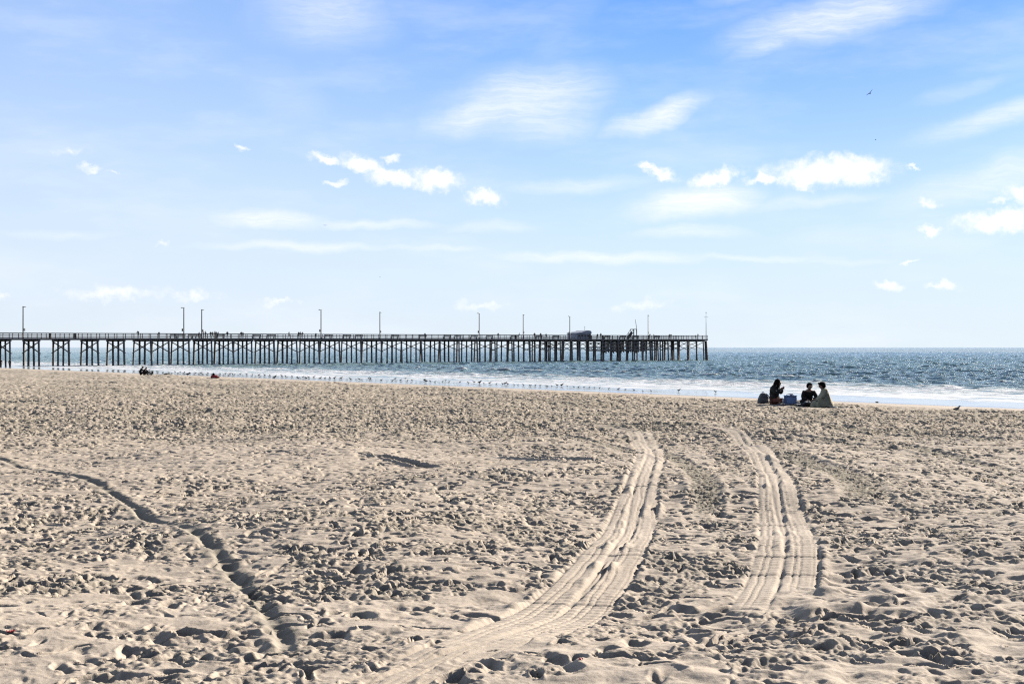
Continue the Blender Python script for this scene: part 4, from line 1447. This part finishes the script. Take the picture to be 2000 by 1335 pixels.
# food containers on the cooler
M_WHITEP = plain("white_plastic", (0.75, 0.75, 0.74), 0.4, 0.08)
mb = MB(); mb.tube([(0, 0, 0), (0, 0, .01), (0, 0, .05), (0, 0, .055)], [.05, .055, .065, .06], 14)
o = mb.build("food_tub", M_WHITEP, None, True); o.location = (cx_ + .02, cy_ - .08, H(cx_, cy_) + .333)
tag(o, "small round white tub standing on the lid of the blue cooler", "food tub")
mb = MB(); mb.box((0, 0, .03), (.2, .13, .05), bevel=.015)
o = mb.build("napkin_pack", CLOTH['white'], None, True); o.location = (cx_ + .27, cy_ - .1, H(cx_, cy_) + .05); o.rotation_euler = (0, 0, .5)
tag(o, "white paper pack lying on the blanket at the right side of the cooler", "paper pack")
# bottle in the left person's reach
mb = MB(); mb.tube([(0, 0, 0), (0, 0, .14), (0, 0, .17), (0, 0, .21)], [.03, .03, .014, .013], 12)
o = mb.build("drink_bottle", M_WHITEP, None, True); bx2, by2 = at(1529.5, 793.5); o.location = (bx2, by2, H(bx2, by2) + .05)
tag(o, "small pale drink bottle between the black jacketed person and the cooler", "bottle")
# black sandals & lap things
M_SAND = plain("black_rubber", (0.02, 0.02, 0.022), 0.6, 0.2)


def make_sandal():
    r = empty("sandal")
    mb = MB(); rings = []
    for t_, w in ((-.13, .025), (-.11, .038), (-.03, .034), (.06, .046), (.11, .042), (.135, .02)):
        rings.append([(t_, -w, 0), (t_, w, 0), (t_, w, .02), (t_, -w, .02)])
    mb.loft(rings); mb.build("sole", M_SAND, r)
    mb = MB(); mb.tube([(.02, -.042, .018), (.045, -.02, .05), (.075, 0, .045), (.045, .02, .05), (.02, .042, .018)], .007, 6); mb.build("strap", CLOTH['white'], r, True)
    return r


sa = make_sandal()
for i, (px, py, rz, rx, lb) in enumerate(((1561, 790, 2.7, 0.5, "black sandal with a pale strap, tipped up right of the cooler"), (1567, 794.5, 2.4, 0.15, "black sandal with a pale strap lying flat before the person in the black sweater"))):
    o = sa if i == 0 else copy_tree(sa)
    x_, y_ = at(px, py); o.location = (x_, y_, H(x_, y_) + .06); o.rotation_euler = (0, rx, rz); o.scale = (1.15,) * 3
    tag(o, lb, "sandal", "sandals at the picnic")
x_, y_ = at(1578, 795)
r = empty("lunch_tray", (x_, y_, H(x_, y_) + .05), .2)
mb = MB(); mb.box((0, 0, .05), (.34, .2, .09), bevel=.03); mb.build("tray", M_SAND, r, True)
mb = MB(); mb.ball((-.07, 0, .11), (.045, .045, .03)); mb.ball((.03, .02, .11), (.06, .04, .03)); mb.build("food_wrap", M_WHITEP, r, True)
tag(r, "black food tray with white wrapped food before the person in the black sweater", "food tray")

# backpack
M_PACK = plain("dark_grey_canvas", (0.20, 0.195, 0.19), 0.85, 0.2, 10, bump=0.3)
M_STRAP = plain("pale_grey_webbing", (0.35, 0.35, 0.36), 0.8, 0.15)
bx, by = at(1490, 790)
r = empty("backpack", (bx, by, H(bx, by) - .01), R(8))
tag(r, "dark grey backpack standing upright on the sand left of the group", "backpack")
mb = MB(); rings = []
for z, w, dpt, sx in ((0, .165, .10, 0), (.03, .19, .13, 0), (.12, .19, .135, 0), (.22, .165, .125, .005), (.31, .13, .105, .01), (.37, .09, .075, .012), (.39, .04, .03, .012)):
    rings.append([(sx + w * abs(math.cos(a_)) ** .7 * (1 if math.cos(a_) > 0 else -1), dpt * abs(math.sin(a_)) ** .7 * (1 if math.sin(a_) > 0 else -1), z) for a_ in [2 * math.pi * k / 28 for k in range(28)]])
mb.loft(rings); mb.build("body", M_PACK, r, True)
mb = MB(); rings = []
for z, w, dpt in ((.02, .12, .02), (.04, .14, .045), (.13, .14, .045), (.19, .12, .03), (.2, .1, .01)):
    rings.append([(-.02 + w * math.cos(a_), -.115 + dpt * math.sin(a_), z) for a_ in [2 * math.pi * k / 20 for k in range(20)]])
mb.loft(rings); mb.build("front_pocket", M_PACK, r, True)
for k, dx in enumerate((.105, .15)):
    mb = MB(); mb.tube([(dx - .04, -.04, .36), (dx + .02, -.09, .3), (dx + .055, -.11, .2), (dx + .06, -.1, .1), (dx + .03, -.08, .03)], .017, 8)
    mb.build("strap", M_STRAP if k == 0 else M_PACK, r, True)
mb = MB(); mb.tube([(-.03, 0, .385), (-.02, 0, .43), (.02, 0, .435), (.04, 0, .385)], .009, 7); mb.build("handle", M_STRAP, r, True)

# ---- the couple sitting at the crest, far left
def sit_mesh(hug=0.0):
    J = dict(pelvis=(0, 0, .12), waist=(0, -.02, .28), chest=(0, -.1, .44), neckb=(0, -.16, .54), neck=(0, -.19, .58), head=(0, -.23, .67), crown=(0, -.21, .73), face=(0, -1, -.2))
    for sd, s in (('l', 1), ('r', -1)):
        J['sh' + sd] = (s * .17, -.12, .5); J['el' + sd] = (s * .22, -.3, .34); J['wr' + sd] = (s * .12, -.46, .36); J['ha' + sd] = (s * .07, -.5, .36)
        J['hp' + sd] = (s * .09, -.04, .11); J['kn' + sd] = (s * .13, -.42, .36); J['an' + sd] = (s * .12, -.62, .07); J['to' + sd] = (s * .13, -.75, .04)
    return small_person_mesh(J, 's', seated=True)


PM.append(sit_mesh())
for (px, py, rz, h, tp, lg, lb) in ((273, 731.5, R(115), 1.65, 'black', 'black', "left one of the two dark clad people sitting close together on the sand crest"),
                                   (281, 731.5, R(75), 1.5, 'maroon', 'black', "right one of the two people sitting close together, bent forward with legs out")):
    x_, y_ = at(px, py)
    place_person(4, (x_, y_, H(x_, y_) - .01), rz, h, tp, lg, lb, "couple sitting on the sand far left")

# ---- person in red lying on the sand
J = dict(pelvis=(.25, 0, .1), waist=(.08, 0, .11), chest=(-.12, 0, .14), neckb=(-.24, 0, .19), neck=(-.28, 0, .22), head=(-.37, 0, .27), crown=(-.42, 0, .29), face=(-.4, -.8, 0),
         shl=(-.18, -.15, .15), shr=(-.18, .15, .15), ell=(-.3, -.2, .05), elr=(-.32, .2, .05), wrl=(-.42, -.1, .12), wrr=(-.44, .1, .12), hal=(-.43, -.05, .17), har=(-.45, .05, .17),
         hpl=(.3, -.08, .1), hpr=(.3, .08, .1), knl=(.68, -.1, .08), knr=(.68, .1, .08), anl=(.95, -.1, .15), anr=(.98, .1, .08), tol=(1.04, -.1, .2), tor=(1.1, .1, .06))
V, E = human_graph(J)
x_, y_ = at(419, 737)
me = skinned("person", V, E, 1); me.materials.append(M_SKIN)
o = link("person", me); o.location = (x_, y_, H(x_, y_) + .02); o.rotation_euler = (0, 0, R(-62)); o.scale = (.8,) * 3
tag(o, "person in bright red clothes lying on the sand propped on the elbows", "person")
V, E = human_graph(J, part='top', grow=.025); part_mesh(V, E, "shirt", CLOTH['red'], o)
V, E = human_graph(J, part='legs', grow=.02); part_mesh(V, E, "trousers", CLOTH['red'], o)
ell("hair", o, M_HAIR, [((-.38, .02, .3), (.12, .11, .11)), ((-.30, .02, .24), (.08, .09, .09))])

# ---- small dog beside the couple
M_DOGB = plain("black_fur", (0.02, 0.018, 0.017), 0.8, 0.3, 30)
M_DOGW = plain("white_fur", (0.6, 0.58, 0.55), 0.8, 0.15, 30)
V = [(0, .12, .2, .07), (0, 0, .21, .075), (0, -.14, .24, .08), (0, -.22, .32, .05), (0, -.27, .38, .052), (0, -.36, .36, .025),
     (.05, -.15, .12, .025), (.05, -.16, .02, .018), (-.05, -.15, .12, .025), (-.05, -.16, .02, .018),
     (.05, .14, .13, .035), (.05, .19, .09, .02), (.05, .15, .02, .018), (-.05, .14, .13, .035), (-.05, .19, .09, .02), (-.05, .15, .02, .018),
     (0, .2, .24, .02), (0, .28, .33, .014), (.035, -.26, .44, .012), (-.035, -.26, .44, .012)]
E = [(0, 1), (1, 2), (2, 3), (3, 4), (4, 5), (2, 6), (6, 7), (2, 8), (8, 9), (0, 10), (10, 11), (11, 12), (0, 13), (13, 14), (14, 15), (0, 16), (16, 17), (4, 18), (4, 19)]
me = skinned("dog", V, E, 1, root=1)
me.materials.append(M_DOGB); me.materials.append(M_DOGW)
for p in me.polygons:
    if p.center[2] < .17: p.material_index = 1
x_, y_ = at(297, 735)
o = link("dog", me); o.location = (x_, y_, H(x_, y_)); o.rotation_euler = (0, 0, R(30)); o.scale = (.8,) * 3
tag(o, "small black dog with white legs standing on the sand right of the couple", "dog")
# dark bundle right of the dog
mb = MB()
rings = []
for z, w, d in ((0, .24, .15), (.04, .26, .17), (.1, .2, .13), (.15, .1, .07), (.165, .03, .02)):
    rings.append([(w * math.cos(a_) * (1 + .12 * math.sin(3 * a_)), d * math.sin(a_) * (1 + .1 * math.cos(4 * a_)), z) for a_ in [2 * math.pi * k / 20 for k in range(20)]])
mb.loft(rings)
xb = (325 - 1000) / F * 126; o = mb.build("clothes_bundle", CLOTH['black'], None, True); o.location = (xb, 126, H(xb, 126) - .01); o.scale = (1.2,) * 3
tag(o, "dark bundle of clothes on the smooth sand right of the dog", "bundle")

# ------------------------------------------------------------------ birds
M_BGREY = plain("grey_feathers", (0.07, 0.066, 0.062), 0.8, 0.3, 25)
M_BWHITE = plain("white_feathers", (0.65, 0.64, 0.62), 0.8, 0.1, 25)
M_BDARK = plain("dark_feathers", (0.02, 0.02, 0.022), 0.7, 0.3, 25)
M_BEAK = plain("beak_horn", (0.25, 0.16, 0.05), 0.5, 0.2)


def bird_mesh(upper, lower, name="shorebird", upright=0.35, beak=0.05):
    # faces -x, 0.3 m tall before scaling
    V = [(0.02, 0, .16, .062), (.10, 0, .15, .045), (.2, 0, .14, .014), (-.05, 0, .18, .056), (-.10, 0, .23, .034), (-.125, 0, .275, .034), (-.16, 0, .275, .015), (-.16 - beak, 0, .268, .006),
         (0.03, .03, .09, .016), (.02, .03, .05, .007), (.03, .03, .008, .007), (-.01, .03, .005, .008),
         (0.03, -.03, .09, .016), (.02, -.03, .05, .007), (.03, -.03, .008, .007), (-.01, -.03, .005, .008)]
    E = [(0, 1), (1, 2), (0, 3), (3, 4), (4, 5), (5, 6), (6, 7), (0, 8), (8, 9), (9, 10), (10, 11), (0, 12), (12, 13), (13, 14), (14, 15)]
    me = skinned(name, V, E, 1)
    for m in (upper, lower, M_BEAK): me.materials.append(m)
    for p in me.polygons:
        c = p.center
        if c[0] < -.165 or c[2] < .085: p.material_index = 2
        elif c[2] < .155 and c[0] < .12 or (c[2] > .2 and lower is M_BWHITE): p.material_index = 1
    return me


M_BPALE = plain("pale_brown_feathers", (0.10, 0.095, 0.09), 0.8, 0.2, 25)
B_SMALL = bird_mesh(M_BGREY, M_BPALE)
B_DARK = bird_mesh(M_BDARK, M_BDARK, beak=.03)
B_GULL = bird_mesh(M_BGREY, M_BWHITE, "gull")


def shore_point(px, py):
    """where the line of sight meets the beach"""
    k = (px - 1000) / F
    d = 30.0
    for _ in range(4000):
        z = CAMZ - (py - 678) / F * d
        if max(WATER_Z, float(beach_profile(np.array([k * d * NS[0] + d * NS[1]]))[0])) >= z: break
        d += 0.1
    return k * d, d


def put_bird(name, me, px, py, s, rz, label, group=None):
    x_, y_ = shore_point(px, py)
    o = link(name, me)
    o.location = (x_, y_, max(H(x_, y_, .06), WATER_Z) - .002)
    o.rotation_euler = (0, 0, rz); o.scale = (s, s, s)
    tag(o, label, "bird", group)
    return o


row = [(x / 5.714 + 330, y / 5.714 + 580) for x, y in ((235, 856), (298, 856), (352, 858), (368, 858), (440, 860), (570, 862), (632, 866), (680, 868), (705, 868), (740, 870), (800, 870), (868, 873), (930, 876),
       (1005, 882), (1062, 881), (1122, 886), (1185, 888), (1255, 889), (1300, 890), (1373, 893), (1435, 900), (1495, 902), (1560, 907), (1622, 904), (1688, 909), (1745, 911), (1800, 913), (1850, 914), (1920, 917))]
row += [(x / 5.0 + 780, y / 5.0 + 700) for x, y in ((10, 222), (80, 225), (300, 232), (350, 234), (420, 236), (490, 236), (590, 240), (668, 246), (830, 250), (880, 250), (945, 254), (1005, 256), (1050, 258), (1120, 262), (1160, 263), (1213, 264),
       (1272, 268), (1287, 269), (1325, 269), (1375, 271), (1432, 274), (1442, 275), (1485, 275), (1640, 279), (1700, 284), (1745, 284), (1800, 288), (1860, 290), (1905, 291), (1960, 294))]
row += [(684, 742), (702, 742.5), (722, 743), (745, 744), (766, 745), (1190, 760.5), (1206, 761.5), (1222, 762.5), (1238, 763), (292, 724), (306, 726), (342, 728), (353, 728), (361, 728.5), (1255, 764.5), (1272, 765.5)]
for i, (px, py) in enumerate(row):
    s = rr.uniform(0.85, 1.2) * (1.0 if px < 720 else 0.85 if px < 1000 else 0.65)
    put_bird("shorebird", B_SMALL, px + rr.uniform(-1, 1), py + rr.uniform(-0.4, 0.4), s, rr.choice([0, math.pi]) + rr.uniform(-.8, .8),
             "small brownish grey shorebird standing in the long row along the wet sand", "shorebirds in a long row along the wet sand")
DK = "dark birds on the sand near the water"
for (px, py, s, me, lb) in (
        (245, 725.5, 1.3, B_DARK, "dark bird on the sand just left of the sitting couple"),
        (367, 734, 1.5, B_DARK, "dark bird on dry sand left of the person in red"),
        (536, 740.5, 1.4, B_DARK, "dark bird at the dry sand edge, left of two others near it"),
        (583, 740, 1.2, B_DARK, "slim dark bird just below the row, left of the hunched one"),
        (597.5, 740.5, 1.6, B_DARK, "hunched dark bird just below the middle of the row"),
        (720.5, 739.5, 1.1, B_DARK, "left one of two dark birds close together on the shining sand"),
        (723.5, 740.5, 1.2, B_DARK, "right one of two dark birds close together on the shining sand"),
        (772, 741.5, 1.3, B_DARK, "dark bird alone on the shining sand below the breaking wave"),
        (792, 740.5, 1.0, B_DARK, "small dark bird alone on the shining sand right of the breaking wave"),
        (804.5, 744.5, 1.1, B_DARK, "dark bird on the wet sand left of the plump one with a neighbour"),
        (829, 744.2, 1.3, B_GULL, "upright gull just behind a plump dark bird"),
        (831.5, 747, 1.9, B_DARK, "plump dark bird in front of an upright gull"),
        (870.5, 744.5, 1.0, B_DARK, "small dark bird midway between the two plump ones"),
        (925.5, 748, 1.3, B_GULL, "pale gull just left of the second plump dark bird"),
        (937, 750, 1.9, B_DARK, "second plump dark bird, right of a pale gull"),
        (986.5, 751.5, 1.5, B_DARK, "dark slanting bird in the middle of the row"),
        (1088, 754.5, 1.2, B_DARK, "left one of two dark birds side by side near the right end of the row"),
        (1097.5, 754.5, 1.5, B_DARK, "right one of two dark birds side by side, the taller"),
        (1209, 761, 0.9, B_DARK, "small dark bird past the right end of the row"),
        (1326, 765, 1.25, B_DARK, "dark bird on the wet sand midway to the picnic group"),
        (1397, 767, 1.1, B_GULL, "pale gull on the wet sand left of the backpack")):
    put_bird("dark_shorebird" if me is B_DARK else "gull", me, px, py, s * 0.8, rr.choice([0, math.pi]) + rr.uniform(-.5, .5), lb, DK if me is B_DARK else None)
put_bird("gull", B_GULL, 1869, 803, .78, R(200), "grey and white gull standing alone on the dry sand far right")
# crouching bird
x_, y_ = shore_point(1713, 786)
mb = MB(); mb.ball((0, 0, .06), (.14, .06, .055)); mb.ball((-.13, 0, .09), (.04, .035, .035)); mb.loft([[(.1, -.03, .05), (.1, .03, .05), (.1, .03, .08), (.1, -.03, .08)], [(.24, -.01, .05), (.24, .01, .05), (.24, .01, .06), (.24, -.01, .06)]])
o = mb.build("resting_bird", M_BDARK, None, True); o.location = (x_, y_, H(x_, y_) - .01); o.scale = (.8,) * 3
tag(o, "dark bird resting flat on the smooth sand right of the picnic group", "bird")


# flying birds
def fly_mesh(up):
    mb = MB()
    mb.tube([(0, .26, 0), (0, .18, .01), (0, 0, 0), (0, -.15, 0), (0, -.24, .01), (0, -.3, 0)], [.01, .03, .07, .05, .045, .012], 10)
    mb.loft([[(-.03, .2, 0), (.03, .2, 0), (.03, .2, .012), (-.03, .2, .012)], [(-.08, .36, 0), (.08, .36, 0), (.08, .36, .006), (-.08, .36, .006)]])
    for s in (-1, 1):
        rings = []
        for x, y, z, c in ((.03, -.02, .02, .11), (.25, -.08, .02 + up * .18, .11), (.45, 0.0, .02 + up * .2, .075), (.68, .12, .02 + up * .12, .015)):
            rings.append([(s * x, y - c, z), (s * x, y, z + .018), (s * x, y + c, z), (s * x, y, z - .006)])
        mb.loft(rings)
    return mb.mesh("flying_gull", M_BDARK if up < .5 else M_BGREY, True)


for (px, py, d, up, rot, lb) in ((1700, 182, 230, .9, (R(50), R(-38), R(-35)), "gull gliding high in the blue sky at the right, wing raised"),
                                 (1710.5, 273, 520, .4, (0, R(10), R(60)), "tiny distant bird in the sky below the gliding gull"),
                                 (634.5, 440, 420, .4, (R(20), 0, R(20)), "tiny bird flying before the thin cloud left of the middle"),
                                 (742, 541, 640, .4, (0, 0, R(80)), "very faint distant bird above the middle of the pier")):
    me = fly_mesh(up)
    o = link("flying_gull", me)
    o.location = ((px - 1000) / F * d, d, CAMZ + (678 - py) / F * d); o.rotation_euler = rot
    tag(o, lb, "bird", "birds in flight")

# ------------------------------------------------------------------ litter
M_RED = plain("red_plastic", (0.85, 0.12, 0.10), 0.5, 0.15)


def scrap(px, py, s, lb, seed, mat=M_RED, name="plastic_scrap"):
    q = random.Random(seed)
    mb = MB(); n_ = 7
    g = [[mb.bm.verts.new((i / n_ - .5 + q.uniform(-.04, .04), (j / n_ - .5) * .6 + q.uniform(-.04, .04), .16 * math.sin(i * 1.3 + seed) * math.cos(j * 1.1) + q.uniform(0, .1))) for i in range(n_ + 1)] for j in range(n_ + 1)]
    for j in range(n_):
        for i in range(n_):
            if (i in (0, n_ - 1) and j in (0, n_ - 1)): continue
            mb.bm.faces.new((g[j][i], g[j][i + 1], g[j + 1][i + 1], g[j + 1][i]))
    o = mb.build(name, mat, None)
    sm = o.modifiers.new("thick", 'SOLIDIFY'); sm.thickness = .03
    x_, y_ = at(px, py)
    o.location = (x_, y_, H(x_, y_, .04) + s * .12); o.scale = (s, s, s); o.rotation_euler = (0, 0, q.uniform(0, 3))
    tag(o, lb, "litter")


scrap(22, 1247, .055, "crumpled light red plastic scrap on the sand at the lower left edge", 1)
scrap(1134, 1322, .04, "small dark red plastic scrap half hidden near the bottom of the sand", 2)
scrap(1241, 881, .09, "faded reddish scrap on the sand left of the wheel tracks", 3, CLOTH['tan'], "cloth_scrap")
print("objects", len(bpy.data.objects))
